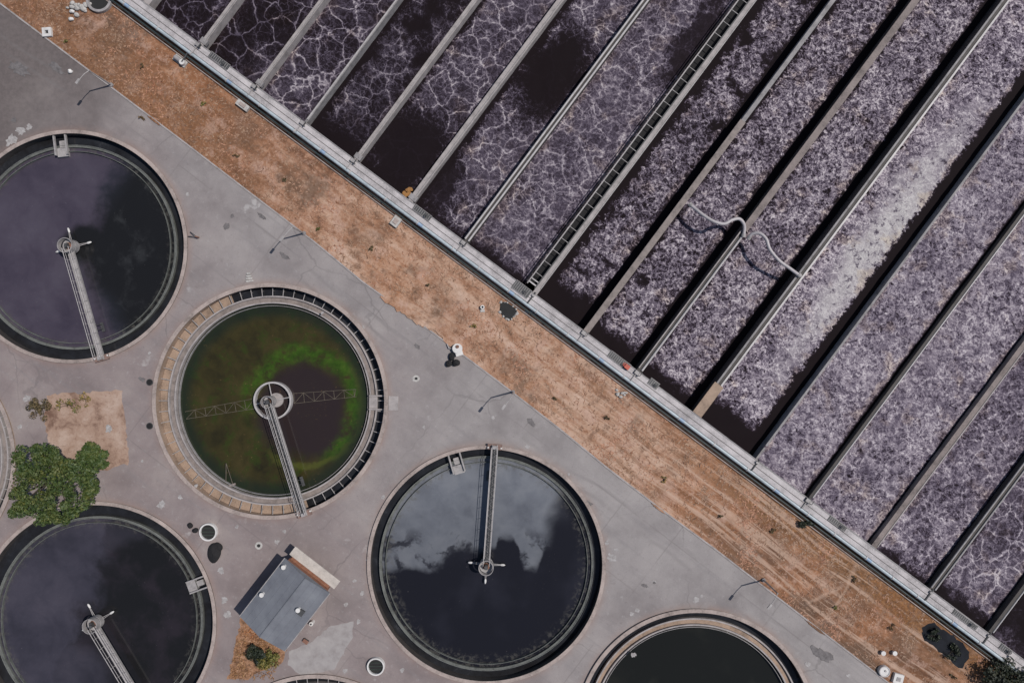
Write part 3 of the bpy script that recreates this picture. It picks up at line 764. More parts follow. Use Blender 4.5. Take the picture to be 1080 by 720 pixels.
# ------------------------------------------------------------------ aeration basins: walls, water
wx = {1:212,2:271,3:322,4:375,5:433,6:491,7:564,8:618,9:674,10:735,11:800,12:854,13:922,14:983,15:1044}
U = {k: ux(v) for k, v in wx.items()}
U[0] = U[1]-10.0; U[-1] = U[0]-10.2; U[16] = U[15]+10.4; U[17] = U[16]+10.3
thick = {-1:1,0:1.0,1:.62,2:.58,3:.38,4:.65,5:.82,6:.85,7:.72,8:.62,9:.8,10:.95,11:.3,12:.4,13:.85,14:.75,15:.5,16:.6,17:.6}
TOP = 1.2
wlabel = {
 -1:'plain concrete divider wall outside the upper left corner', 0:'concrete divider wall at the very top left of the basins',
 1:'short pale divider wall nearest the upper left corner, with a square foot at the walkway',
 2:'pale divider wall between the two basins of thin white web lines on black',
 3:'narrow divider wall with foam caked along its left side, third from the upper left',
 4:'pale divider wall with bluish patches, left of the basin with the orange scum spot',
 5:'broad pale divider wall right of the orange scum spot',
 6:'divider wall carrying two parallel pale pipes',
 7:'divider wall running along the black ladder rack',
 8:'narrow divider wall from which the curling white hose starts',
 9:'divider wall with a brown upper length where the two white hoses meet',
 10:'divider wall with a wide tan stub at the walkway, left of the brightest foam',
 11:'low divider wall buried under grey foam, beside the widest black band',
 12:'thin pale divider wall between the two smooth grey foam basins',
 13:'broad brownish divider wall with a thin black shade line on its left',
 14:'divider wall carrying a pair of rails, second from the lower right corner',
 15:'thin divider wall nearest the lower right corner', 16:'plain divider wall off the lower right corner', 17:'outermost divider wall off the lower right'}
level = {}
for i in range(-1, 18):
    level[i] = -.35 if i <= 6 else (-1.25 if i <= 10 else .3)
level[10] = -1.3
for i in range(-1, 18):
    u = U[i]; th = thick[i]
    top = TOP if i != 11 else .36
    base = W(u, 0, 0)
    t = empty('divider_wall', base, ANG)
    tag(t, wlabel[i], 'divider wall', 'divider walls between the aeration basins')
    left = -th/2; right = th/2
    if i in (1,2,4,5):
        MB().box(left,right,.01,LEN,-5,top).build('wall', M['concrete'], t)
        MB().box(left-.2,right+.25,.2,1.0,top-.4,top+.1).build('foot_slab', M['concrete_mid'], t)
        MB().tube([(right-.12,0.5,top+.16),(right-.12,LEN,top+.16)], .07, 6).build('air_pipe', M['galv'], t)
    elif i in (3,12,15,16,17,8,0,-1):
        MB().box(left,right,.01,LEN,-5,top).build('wall', M['concrete_mid'] if i in (8,3) else (M['concrete_dark'] if i in (12,15) else M['concrete']), t)
        if i == 8:
            MB().box(left-.14,right+.14,.02,38,top+.005,top+.12).build('coping', M['wood_rust'], t)
        if i in (12, 15):
            MB().tube([(right+.08,.4,top+.05),(right+.08,LEN,top+.05)], .1, 6).build('air_pipe', M['steel_pale'], t)
        if i == 3:
            MB().tube([(0,.5,top+.1),(0,LEN,top+.1)], .1, 6).build('air_pipe', M['steel_pale'], t)
    elif i == 6:
        MB().box(left,right,.01,LEN,-5,top).build('wall', M['concrete_dark'], t)
        for s in (-1,1): MB().tube([(s*.29,.3,top+.2),(s*.29,LEN,top+.2)], .15, 10).build('air_pipe', M['steel_pale'], t)
    elif i == 7:
        MB().box(left,right,.01,LEN,-5,top).build('wall', M['concrete'], t)
        MB().box(right-.1,right+.02,1,LEN,top+.01,top+.1).build('edge_angle', M['galv'], t)
    elif i == 9:
        MB().box(left,right,.01,LEN,-5,top).build('wall', M['concrete_dark'], t)
        MB().box(-.5,.45,25.5,LEN,top+.005,top+.14).build('coping', M['brown_wall'], t)
        MB().tube([(right-.12,.3,top+.12),(right-.12,25.2,top+.12)], .16, 8).build('air_pipe', M['steel_pale'], t)
        MB().box(left,left+.16,.4,25.2,top+.005,top+.14).build('edge_angle', M['concrete'], t)
    elif i == 10:
        MB().box(left,right,.01,LEN,-5,top).build('wall', M['concrete_dark'], t)
        MB().box(-.75,.75,.02,5.4,top+.005,top+.15).build('stub_slab', M['tan_concrete'], t)
        for s, m_ in ((-1,'concrete_mid'),(1,'steel_pale')): MB().box(s*.36-.13,s*.36+.13,5.42,LEN,top+.005,top+.12).build('rail', M[m_], t)
    elif i == 11:
        MB().box(left,right,.01,LEN,-5,top).build('wall', M['concrete_mid'], t)
    elif i == 13:
        MB().box(left,right,.01,LEN,-5,top).build('wall', M['brown_wall'], t)
        MB().box(right-.1,right+.05,.3,LEN,top+.005,top+.08).build('edge_angle', M['concrete'], t)
    elif i == 14:
        MB().box(left,right,.01,LEN,-5,top).build('wall', M['concrete_dark'], t)
        for s in (-1,1): MB().tube([(s*.33,.3,top+.1),(s*.33,LEN,top+.1)], .12, 8).build('rail', M['galv'], t)
params = {
 -1: dict(base=.05,a1=.5,a2=.2,fil=.2,sp=.12,bright=.85,dR=0,dL=0,dB=0),
 0: dict(base=.04,a1=.48,a2=.22,fil=.2,sp=.12,bright=.85,dR=0,dL=0,dB=0,s1=.34),
 1: dict(base=.05,a1=.5,a2=.24,fil=.2,sp=.12,bright=.85,dR=0,dL=0,dB=0,s1=.31),
 2: dict(base=.13,a1=.56,a2=.32,fil=.3,sp=.16,bright=.85,dR=0,dL=0,dB=0,s1=.32),
 3: dict(base=.12,a1=.4,a2=.25,fil=.3,sp=.2,bright=.75,dR=.3,dL=.7,dB=2.5,hole=.47,hscale=.1,s1=.34),
 4: dict(base=.2,a1=.5,a2=.3,fil=.36,sp=.22,bright=.85,dR=0,dL=.2,dB=1.5,s1=.32,patches=((4,5.5,6,7.5,-.96),)),
 5: dict(base=.22,a1=.48,a2=.32,fil=.38,sp=.24,bright=.88,dR=0,dL=.8,dB=.5,s1=.3,patches=((4.6,27,5.0,7.5,-1),(1.5,5,2.2,5,-.8))),
 6: dict(base=.27,a1=.36,a2=.3,fil=.4,sp=.3,bright=.9,dR=0,dL=0,dB=1.0,s1=.28,patches=((8.2,44,2.2,9,-.75),)),
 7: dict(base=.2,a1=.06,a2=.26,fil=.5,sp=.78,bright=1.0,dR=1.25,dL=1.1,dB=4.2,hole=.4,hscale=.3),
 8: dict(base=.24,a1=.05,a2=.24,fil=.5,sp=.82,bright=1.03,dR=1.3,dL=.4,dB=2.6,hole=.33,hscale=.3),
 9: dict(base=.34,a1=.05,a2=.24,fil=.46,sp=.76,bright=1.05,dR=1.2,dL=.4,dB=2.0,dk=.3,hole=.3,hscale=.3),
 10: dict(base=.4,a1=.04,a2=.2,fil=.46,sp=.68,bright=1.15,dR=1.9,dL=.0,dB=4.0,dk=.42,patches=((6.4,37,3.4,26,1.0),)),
 11: dict(base=.46,a1=.14,a2=.12,fil=.36,sp=.5,bright=1.06,dR=.15,dL=0,dB=0,dk=.3,s1=.26),
 12: dict(base=.46,a1=.16,a2=.14,fil=.36,sp=.5,bright=1.06,dR=.15,dL=0,dB=0,dk=.3,s1=.26),
 13: dict(base=.34,a1=.26,a2=.2,fil=.36,sp=.44,bright=1.06,dR=.15,dL=0,dB=.6,dk=.22,s1=.29),
 14: dict(base=.25,a1=.42,a2=.32,fil=.36,sp=.28,bright=1.0,dR=.15,dL=.3,dB=1.6,s1=.3),
 15: dict(base=.1,a1=.3,a2=.2,fil=.28,sp=.2,bright=.85,dR=.15,dL=0,dB=0,hole=.45),
 16: dict(base=.1,a1=.3,a2=.2,fil=.28,sp=.2,bright=.85,dR=.15,dL=0,dB=0,hole=.45),
}
for i in range(-1, 17):
    u0 = U[i] + thick[i]/2; u1 = U[i+1] - thick[i+1]/2
    if i == 6: u1 = U[7] - thick[7]/2 - 1.55
    lv = level[i]; w_ = u1-u0
    if i == 11: u0 -= .3
    m = foam_mat(i, w_, **params[i])
    # surface heaved by the rising air: a fine grid with low swells
    nx, ny = 18, 150; rnd = random.Random(i)
    vs = []; ph = [rnd.uniform(0,TAU) for _ in range(4)]
    for b in range(ny+1):
        for a in range(nx+1):
            x = (u1-u0)*a/nx; y = .0 + LEN*b/ny
            z = .05*math.sin(x*1.1+ph[0]+math.sin(y*.35+ph[1])*2)*math.sin(y*.9+ph[2]) + rnd.uniform(-.03,.03)
            vs.append((x,y,z))
    fs = [(b*(nx+1)+a, b*(nx+1)+a+1, (b+1)*(nx+1)+a+1, (b+1)*(nx+1)+a) for b in range(ny) for a in range(nx)]
    o = MB().add(vs, fs).build('water', m, None, True)
    o.location = W(u0, 0, lv); o.rotation_euler = (0,0,ANG)
    tag(o, kind='structure')
far = empty('end_wall', W(U[-1]-.6, LEN+.02, 0), ANG)
tag(far, 'plain concrete end wall closing the aeration basins beyond the upper right corner', 'wall')
MB().box(0, U[17]-U[-1]+1.2, 0, .9, -5, 1.25).build('wall', M['concrete'], far)

# walkway along the near end
wk = empty('walkway', W(U[-1], 0, 0), ANG)
tag(wk, 'long pale concrete walkway along the near ends of the aeration basins', 'walkway')
WL = U[17]-U[-1]+.6
MB().box(-.3, WL, -1.68, -.01, 1.05, 1.3).build('deck', M['walk'], wk)
MB().box(-.3, WL, -1.45, -.02, -5, 1.045).build('basin_wall', M['concrete_dark'], wk)
e = MB().box(-.3, WL, -.98, -.9, 1.302, 1.315); e.build('cable_groove', M['concrete_dark'], wk)
MB().box(-.3, WL, -.16, -.01, 1.302, 1.36).build('kerb_upstand', M['concrete_mid'], wk)
pp = empty('supply_pipe', W(U[-1], -1.95, 0), ANG)
tag(pp, 'thick pale blue pipe bracketed along the outer edge of the walkway', 'pipe')
MB().tube([(0,0,1.1),(WL,0,1.1)], .24, 12).build('pipe', M['pipe_blue'], pp)
k = 2.0; fl = MB()
rnd = random.Random(5); kk = 0
while k < WL:
    MB().tube([(k-.08,0,1.1),(k+.08,0,1.1)], .31, 12).build('flange', M['steel_pale'], pp)
    if kk % 3 == 1: MB().tube([(k+.1,0,1.1),(k+.9,0,1.1)], .255, 12).build('coloured_sleeve', M['blue_paint'], pp)
    kk += 1; k += rnd.uniform(4.5, 6.5)
pq = empty('drain_pipe', W(U[-1], -2.62, 0), ANG)
tag(pq, 'thin dark green pipe running low beside the foot of the walkway', 'pipe')
MB().tube([(0,0,.62),(WL,0,.62)], .14, 8).build('pipe', M['pipe_teal'], pq)
k = 1.0
while k < WL:
    MB().box(k-.06,k+.06,-.08,.08,0,.5).build('support', M['steel_dark'], pq); k += 5.2
pr = empty('cable_conduit', W(U[-1], -3.05, 0), ANG)
tag(pr, 'thin pale conduit lying on the dry ground along the walkway', 'conduit')
MB().tube([(0,0,.16),(WL,0,.16)], .1, 6).build('conduit', M['coping'], pr)

# ladder rack beside wall 7
lad = empty('ladder_rack', W(U[7]-thick[7]/2-1.42, 0, 0), ANG)
tag(lad, 'long black ladder-like cable rack of pale rungs crossing between two foam basins', 'ladder rack')
MB().box(.02,1.36,1.0,LEN,-.3,.0).build('trough', M['black'], lad)
MB().box(-.08,.08,.6,LEN,.6,1.22).build('rail', M['galv'], lad)
MB().box(1.26,1.4,.6,LEN,.6,1.22).build('rail', M['steel_dark'], lad)
MB().tube([(-.35,.8,1.1),(-.35,LEN,1.1)], .07, 6).build('cable', M['black'], lad)
rp = None; k = 2.6
MB().box(0,1.3,.9,1.1,1.1,1.2).build('end_bar', M['steel_pale'], lad)
MB().box(0,1.3,1.5,1.65,1.1,1.2).build('end_bar', M['steel_pale'], lad)
while k < 62:
    if rp is None: rp = MB().box(.08,1.26,-.035,.035,1.1,1.17).build('rung', M['galv'], lad); o = rp
    else: o = rp.copy(); COL.objects.link(o)
    o.location = (0,k,0); k += 2.06

# equipment standing on the walkway
def gear_box(u, v0, v1, w, label, name='sluice_gate', red=False, hgt=.5):
    t = empty(name, W(u, 0, 1.31), ANG)
    tag(t, label, name.replace('_',' '), 'gate gear on the walkway')
    MB().box(-w/2, w/2, v0, v1, 0, .06).build('grating', M['steel_dark'], t)
    g = MB(); k = -w/2+.15
    while k < w/2-.1:
        g.box(k, k+.05, v0+.05, v1-.05, .062, .1); k += .32
    g.build('slats', M['galv'], t)
    f = MB().box(-w/2,w/2,v0-.06,v0,0,.12).box(-w/2,w/2,v1,v1+.06,0,.12); f.build('frame', M['galv'], t)
    sp = MB().tube([(w*.25,(v0+v1)/2,.06),(w*.25,(v0+v1)/2,hgt)], .08, 8); sp.build('spindle', M['galv'], t)
    wh = MB().ring(.2,.27,hgt-.04,hgt+.03,16,cx=w*.25,cy=(v0+v1)/2)
    for a in range(3): wh.tube([(w*.25-math.cos(a*1.05)*.22,(v0+v1)/2-math.sin(a*1.05)*.22,hgt),(w*.25+math.cos(a*1.05)*.22,(v0+v1)/2+math.sin(a*1.05)*.22,hgt)],.025,5)
    wh.build('handwheel', M['red_paint'] if red else M['steel_dark'], t)
    if red:
        MB().box(w*.3,w*.3+.7,v0+.1,v1-.2,.1,.55).build('actuator', M['red_paint'], t)
    return t
gear_box(ux(233), -.75, .05, 3.4, 'dark grating with gate gear on the walkway between the first two basins at upper left')
gear_box(ux(447), -.75, .0, 3.0, 'dark grating on the walkway just right of the broad pale divider wall')
gear_box(ux(553), -1.25, .0, 2.8, 'wide dark grating at the foot of the black ladder rack')
gear_box(ux(655), -.95, .0, 3.6, 'dark grating with a red actuator on the walkway', red=True)
gear_box(ux(885), -.8, -.1, 3.0, 'dark grating on the walkway left of the broad brownish divider wall')
gear_box(ux(1020), -.9, -.2, 4.2, 'long dark grating on the walkway near the lower right corner')
gear_box(ux(690), -.6, .3, 1.6, 'small dark grating on the walkway right of the red actuator')
gear_box(ux(1062), -.9, -.1, 1.8, 'short dark grating at the right end of the walkway by the photo edge')
JG = {1:'at the foot of the short pale wall nearest the upper left corner',2:'at the foot of the wall between the two black web basins',3:'at the foot of the narrow wall with caked foam',4:'at the foot of the pale wall left of the orange scum spot',
      6:'at the walkway end of the wall carrying two parallel pipes',8:'at the foot of the narrow wall from which the hose starts',9:'at the foot of the wall just right of the red actuator',12:'at the foot of the thin wall between smooth grey foam basins'}
for i_, lab in JG.items():
    t = empty('valve_box', W(U[i_]-.1, -.35, 1.31), ANG)
    tag(t, 'small valve box '+lab, 'valve box', 'valve boxes at the wall feet')
    MB().box(-.45,.3,-.3,.3,0,.3).build('box', M['steel_dark'], t)
    MB().box(-.4,.25,-.25,.25,.3,.34).build('lid', M['galv'], t)
    MB().tube([(.45,-.2,.05),(.45,-.2,.8)],.05,6).tube([(.45,-.2,.75),(.45,.5,.75)],.05,6).build('spindle', M['steel_dark'], t)
    MB().tube([(-.1,-.3,.15),(-.1,-1.5,.12)],.07,6).build('pipe', M['galv'], t)
# cross channels through the walkway at the foot of some walls
for px, lab in ((853,'by the wall between smooth grey foam basins'),(983,'at the foot of the twin-railed divider wall'),(1044,'nearest the lower right corner'),(800,'at the foot of the foam-buried divider wall'),(564,'at the lower end of the ladder rack wall')):
    t = empty('cross_pipe', W(ux(px), 0, 1.31), ANG)
    tag(t, 'dark pipe across the walkway '+lab, 'pipe', 'short pipes across the walkway')
    MB().tube([(0,.2,.06),(0,-1.75,.06)], .12, 8).build('pipe', M['steel_dark'], t)
    MB().box(-.25,.25,-.5,-.2,0,.28).build('valve', M['galv'], t)
# orange scum spot by the broad wall
sx = W(ux(425), .9, level[4]+.06)
sc_o = MB()
for k in range(7):
    sc_o.blob((random.uniform(-.7,.7), random.uniform(-.5,.5), 0), random.uniform(.3,.6), random.uniform(.25,.5), .14, k)
o = sc_o.build('floating_scum', plain('orange_scum', (.3,.15,.05), .9, .5, 2.5), None, True); o.location = sx
tag(o, 'orange brown clump of scum floating in the dark basin corner at the walkway', 'scum')

# hoses across the basins
def hose(pts, z0, label):
    ps = [P(x,y,z) for x,y,z in pts]
    out = []
    for i in range(len(ps)-1):                       # Catmull-Rom
        p0 = ps[max(i-1,0)]; p1 = ps[i]; p2 = ps[i+1]; p3 = ps[min(i+2,len(ps)-1)]
        for k in range(6):
            t = k/6
            out.append(.5*((2*p1)+(p2-p0)*t+(2*p0-5*p1+4*p2-p3)*t*t+(3*p1-p0-3*p2+p3)*t**3))
    out.append(ps[-1])
    t = empty('air_hose', ps[0])
    out = [p-ps[0] for p in out]
    tag(t, label, 'hose', 'white hoses looping over the foam')
    MB().tube(out, .24, 10).build('hose', M['hose'], t, True)
    for q, w in ((0,2),(-1,-3)):
        a, b = out[q], out[w]; d = (b-a).normalized()
        MB().tube([a, a+d*.5], .33, 10).build('coupling', M['galv'], t)
hose([(727,215,1.4),(742,227,2.2),(754,234,2.5),(764,236,2.5),(772,232,2.4),(780,231,2.2),(785,238,1.8),(784,250,1.45)], 1.5, 'white hose curling left from the wall junction to the narrow divider wall')
hose([(789,252,1.45),(793,247,1.9),(801,246,2.3),(808,252,2.5),(812,263,2.5),(822,275,2.4),(833,283,2.1),(844,291,1.45)], 1.5, 'white hose curling right from the wall junction towards the brightest foam')

# ------------------------------------------------------------------ street lamps along the kerb
def lamp(px, py, label):
    b = P(px, py); t = empty('street_lamp', (b.x, b.y, .0))
    tag(t, label, 'street lamp', 'street lamps along the kerb')
    MB().cyl(0,0,.28,0,.3,16).build('base', M['concrete_mid'], t)
    MB().tube([(0,0,.3),(0,0,5.5)], .13, 10, r2=.09).build('pole', M['galv'], t)
    d = Vector((-.607,-.795,0))
    MB().tube([(0,0,5.4),tuple(d*.8+Vector((0,0,5.75))),tuple(d*1.9+Vector((0,0,5.85)))], .06, 8).build('arm', M['galv'], t)
    hd = MB().box(-.4,.4,-.16,.16,-.09,.09).build('lamp_head', M['galv'], t)
    hd.location = d*2.1+Vector((0,0,5.85)); hd.rotation_euler = (0,0,math.atan2(d.y,d.x))
lamp(118, 90, 'thin dark street lamp on the kerb nearest the upper left corner')
lamp(321, 246, 'thin dark street lamp on the kerb above the green algae tank')
lamp(541, 413, 'thin dark street lamp on the kerb above the grey-toned tank')
lamp(805, 611, 'thin dark street lamp on the kerb above the tank cut by the bottom edge')

# ------------------------------------------------------------------ building
hB = 4.4
c_top, c_rt, c_bt, c_lf = P(299,587,hB), P(347,626,hB), P(300,686,hB), P(254,652,hB)
ctr = (c_top+c_rt+c_bt+c_lf)/4; ctr.z = 0
ax = ((c_rt-c_top)+(c_bt-c_lf)); ax.z = 0; ax.normalize()      # along the gable (NE) side
ay = Vector((-ax.y, ax.x, 0))
la = ((c_rt-c_top).length+(c_bt-c_lf).length)/2; lb = ((c_lf-c_top).length+(c_bt-c_rt).length)/2
bt = empty('service_building', ctr, math.atan2(ax.y, ax.x))
tag(bt, 'small brick building with a grey blue low gable roof and pale porch canopy', 'building')
X, Y = la/2, lb/2
MB().box(-X+.4,X-.4,-Y+.4,Y-.4,0,hB-.25).build('wall', M['brick'], bt)
rz_ = hB+.95
roof = MB().add([(-X,-Y,hB-.1),(0,-Y,rz_),(X,-Y,hB-.1),(-X,Y,hB-.1),(0,Y,rz_),(X,Y,hB-.1),(-X,-Y,hB-.25),(X,-Y,hB-.25),(-X,Y,hB-.25),(X,Y,hB-.25)],
   [(0,1,4,3),(1,2,5,4),(0,6,7,2,1),(3,4,5,9,8),(0,3,8,6),(2,7,9,5),(6,8,9,7)]).build('roof', M['roof'], bt)
MB().tube([(0,-Y-.02,rz_+.01),(0,Y+.02,rz_+.01)], .09, 6).build('ridge_cap', M['roof'], roof)
def rz_at(x): return rz_ - abs(x)/X*(rz_-hB+.1)
def roofpt(px, py):
    p = P(px,py,hB+.3)-ctr; return (p.dot(ax), p.dot(ay))
for px, py in ((277,626),(300,597),(316,641)):
    x, y = roofpt(px,py); z = rz_at(x)
    v = MB().cyl(x,y,.2,z-.1,z+.6,14).build('vent', M['white_paint'], roof)
    MB().cyl(x,y,.32,z+.62,z+.72,14).build('vent_cap', M['white_paint'], v)
x, y = roofpt(318,645); z = rz_at(x)
MB().box(x-.5,x+.4,y-.4,y+.4,z-.05,z+.4).build('roof_hatch', M['steel_dark'], roof)
MB().box(-X-.12,-X-.005,-Y,Y,hB-.22,hB-.08).build('gutter', M['galv'], bt)
MB().box(X+.005,X+.12,-Y,Y,hB-.22,hB-.08).build('gutter', M['galv'], bt)
# porch on the NE (+Y) side: ay points away from or towards the canopy
q = [P(*p,3.0)-ctr for p in ((310,579),(359,612),(350,624),(303,587))]
qq = [(p.dot(ax), p.dot(ay)) for p in q]
sgn = 1 if sum(p[1] for p in qq) > 0 else -1
y0 = sgn*(Y+.25); ya = max(abs(p[1]) for p in qq); xa0 = min(p[0] for p in qq); xa1 = max(p[0] for p in qq)
y1 = sgn*(ya-.1)
cn = MB().box(xa0,xa1,min(y0,y1),max(y0,y1),2.85,3.0).build('porch_canopy', M['canopy'], bt)
for x in (xa0+.8,(xa0+xa1)/2,xa1-.8): MB().tube([(x,sgn*(Y-.38),2.0),(x,y1-sgn*.4,2.84)], .05, 8).build('porch_bracket', M['galv'], bt)
MB().box(-X+.6,X-.6,min(sgn*(Y-.38),y0),max(sgn*(Y-.38),y0),2.5,2.62).build('lintel', M['brick'], bt)
dy = sgn*(Y-.39)
for x in (-1.5, 2.0):
    d_ = MB().box(x-.5,x+.5,min(dy,dy+sgn*.06),max(dy,dy+sgn*.06),0.02,2.1).build('door', M['steel_dark'], bt)
    MB().box(x+.32,x+.42,min(dy+sgn*.065,dy+sgn*.12),max(dy+sgn*.065,dy+sgn*.12),1.0,1.1).build('handle', M['galv'], d_)
for y in (-2.8, 0, 2.8):
    for sx_ in (-1,1):
        xx = sx_*(X-.39)
        w_ = MB().box(min(xx,xx+sx_*.05),max(xx,xx+sx_*.05),y-.7,y+.7,1.1,2.2).build('window', M['steel_dark'], bt)
        MB().box(min(xx,xx+sx_*.16),max(xx,xx+sx_*.16),y-.8,y+.8,1.0,1.09).build('sill', M['concrete'], w_)

def small(name, px, py, label, cat, group=None, z=0.02, rz=0.0):
    b = P(px, py); t = empty(name, (b.x,b.y,z), rz); tag(t, label, cat, group); return t
# bits beside the building
t = small('gas_bottle', 330, 655, 'small white drum standing off the right eave of the building', 'drum')
MB().cyl(0,0,.3,0,.9,16).build('drum', M['white_paint'], t); MB().cyl(0,0,.12,.9,1.05,10).build('cap', M['steel_dark'], t)
t = small('crate', 323, 675, 'small dark crate on the pale slab below the building', 'crate', rz=-.6)
MB().box(-.4,.4,-.25,.25,0,.35).build('box', M['steel_dark'], t); MB().box(-.42,.42,-.27,.27,.35,.4).build('lid', M['rust'], t)
t = small('chair', 326, 591, 'dark object like a seat standing beside the white porch canopy', 'seat', rz=.6)
MB().box(-.35,.35,-.3,.3,.35,.45).build('seat', M['black'], t); MB().box(-.35,.35,.24,.3,.45,.95).build('backrest', M['black'], t)
for sx_ in (-.3,.3):
    for sy_ in (-.25,.25): MB().box(sx_-.03,sx_+.03,sy_-.03,sy_+.03,0,.35).build('leg', M['steel_dark'], t)

# ------------------------------------------------------------------ round chambers and covers
def chamber(px, py, r, h, label):
    t = small('round_chamber', px, py, label, 'chamber', 'round chambers in the yard')
    MB().ring(r-.2,r,-.2,h,40).build('rim', M['white_paint'], t)
    MB().cyl(0,0,r-.19,-.1,h-.35 if h>.4 else .02,32).build('dark_inside', M['hole'], t)
    m = MB()
    for k in range(3): m.box(-r+.2,r-.2,-.5+.5*k-.03,-.5+.5*k+.03,h-.3,h-.24)
    m.build('grille', plain('green_grille',(.05,.07,.055),.7,.3,2), t)
chamber(221,560,1.28,.55,'white rimmed round chamber between the green tank and the dark tank below it')
chamber(397,701,1.28,.55,'white rimmed round chamber at the lower left of the grey-toned tank')
t = small('manhole_cover', 273, 575, 'small round manhole cover in the yard above the building', 'manhole')
MB().cyl(0,0,.55,0,.03,24).build('ring', M['rubble'], t); MB().cyl(0,0,.25,.03,.06,20).build('lid', M['hole'], t)
t = small('manhole_cover', 439, 399, 'small round manhole cover on the road right of the green algae tank', 'manhole')
MB().cyl(0,0,.5,0,.03,24).build('ring', M['rubble'], t); MB().cyl(0,0,.2,.03,.06,20).build('lid', M['hole'], t)
t = small('inspection_chamber', 51, 35, 'square white inspection chamber with a dark hole on the dry strip at upper left', 'chamber', rz=R(5))
MB().box(-.65,.65,-.65,-.25,0,.4).box(-.65,.65,.25,.65,0,.4).box(-.65,-.25,-.245,.245,0,.4).box(.25,.65,-.245,.245,0,.4).build('frame', M['white_paint'], t)
MB().box(-.24,.24,-.24,.24,0,.1).build('dark_inside', M['hole'], t)
t = small('tank_lid', 931, 706, 'round white tank lid beside the kerb at lower right', 'lid')
MB().cyl(0,0,.8,0,.5,32).build('body', M['white_paint'], t); MB().ring(.66,.8,.5,.56,32).build('rim', M['steel_pale'], t); MB().cyl(.1,.1,.15,.5,.6,12).build('knob', M['galv'], t)
t = small('inspection_chamber', 946, 714, 'square white inspection chamber beside the round white lid at lower right', 'chamber', rz=R(-15))
MB().box(-.7,.7,-.7,.7,0,.45).build('body', M['white_paint'], t); MB().box(-.3,.3,-.35,.25,.45,.5).build('lid', M['galv'], t)
for px, lab in ((930,'left of two small white caps on the dry grass above the round lid'),(942,'right of two small white caps on the dry grass above the round lid')):
    t = small('vent_cap', px, 687, lab, 'cap', 'small white caps by the round lid')
    MB().cyl(0,0,.22,0,.4,16).build('pipe', M['white_paint'], t); MB().cyl(0,0,.34,.4,.5,16).build('cap', M['white_paint'], t)
for px, py, lab in ((77,13,'upper of two white stones near the pale rubble heap at upper left'),(76,21,'lower of two white stones near the pale rubble heap at upper left'),(75,76,'white stone lying on the asphalt left of the upper left lamp')):
    o = MB().blob((0,0,.2),.36,.3,.28,px+py).build('stone', M['white_paint'], None, True); b = P(px,py); o.location = (b.x,b.y,.02)
    tag(o, lab, 'stone', 'loose white stones')
def heap(px, py, n, spread, size, mat, name, label, cat, seed=0, zs=.6):
    rnd = random.Random(seed); m = MB()
    for k in range(n):
        s = rnd.uniform(.5,1)*size
        m.blob((rnd.gauss(0,spread), rnd.gauss(0,spread*.8), s*.4), s, s*rnd.uniform(.6,1), s*zs, seed*31+k, 10, 6, .2)
    o = m.build(name, M[mat], None, True); b = P(px,py); o.location = (b.x,b.y,.02); tag(o, label, cat); return o
heap(85,6,14,.8,.5,'rubble','rubble_heap','pale rubble heap on the dry strip at the top edge','rubble',1)
heap(655,414,9,.5,.32,'rubble','rubble_heap','small pale rubble heap outside the walkway below the red actuator','rubble',2)
heap(560,329,8,.5,.3,'rubble','rubble_heap','pale rubble beside the dark pit outside the walkway','rubble',3)
def lump_heap(px, py, spots, label, zz=.45):
    t = small('black_lumps', px, py, label, 'bags')
    for k, (x,y,rx,ry) in enumerate(spots): MB().blob((x,y,zz*.7),rx,ry,zz,k+px,14,8,.12).build('bag', M['black'], t, True)  # real bags, and the lumps standing in for the chamber's shadow
lump_heap(477,380,[(-.05,.55,.42,.6),(-.45,-.45,.5,.5),(.6,-.35,.6,.5)],'three black bags on the road beside the white pump housing')
lump_heap(205,557,[(-.45,.5,.35,.42),(.3,-.2,.42,.36)],'two small black lumps standing in for shadow left of the white rimmed chamber')  # black lumps added in place of the chamber's cast shadow
t = small('tarpaulin_stack', 227, 582, 'black tarpaulin over an oblong stack below the white rimmed chamber', 'tarpaulin', rz=-.2)
m = MB().blob((0,0,.3),.95,1.5,.5,11,22,10,.07).blob((.35,.9,.3),.7,.7,.4,12,16,8,.1); m.build('tarpaulin', M['black'], t, True)
for py, lab in ((403,'upper of two black drain holes left of the green tank'),(449,'lower of two black drain holes left of the green tank')):
    t = small('drain_hole', 158, py, lab, 'drain', 'black drain holes left of the green tank')
    MB().cyl(0,0,.42,0,.05,16).build('grate', M['black'], t); MB().ring(.42,.5,0,.08,20).build('ring', M['steel_dark'], t)
t = small('pump_housing', 483, 368, 'white pump housing at the edge of the road near the middle of the photo', 'pump', rz=.3)
MB().cyl(0,.1,.72,0,.8,24).build('body', M['white_paint'], t); MB().box(-.5,.55,-1.0,-.1,0,.55).build('plinth', M['white_paint'], t)
MB().cyl(.1,.35,.25,.8,.95,14).build('cap', M['rust'], t); MB().tube([(-.6,.2,.3),(-1.2,.5,.3),(-1.3,1.2,.2)],.09,8).build('pipe', M['galv'], t)
t = small('standpipe', 509, 324, 'small white pipe stub with a dark mouth on the dry strip', 'pipe stub')
MB().ring(.16,.3,0,.5,20).build('pipe', M['white_paint'], t); MB().cyl(0,0,.17,0,.3,14).build('dark_inside', M['hole'], t); MB().box(-.32,.32,-.7,-.32,0,.15).build('plinth', M['rubble'], t)
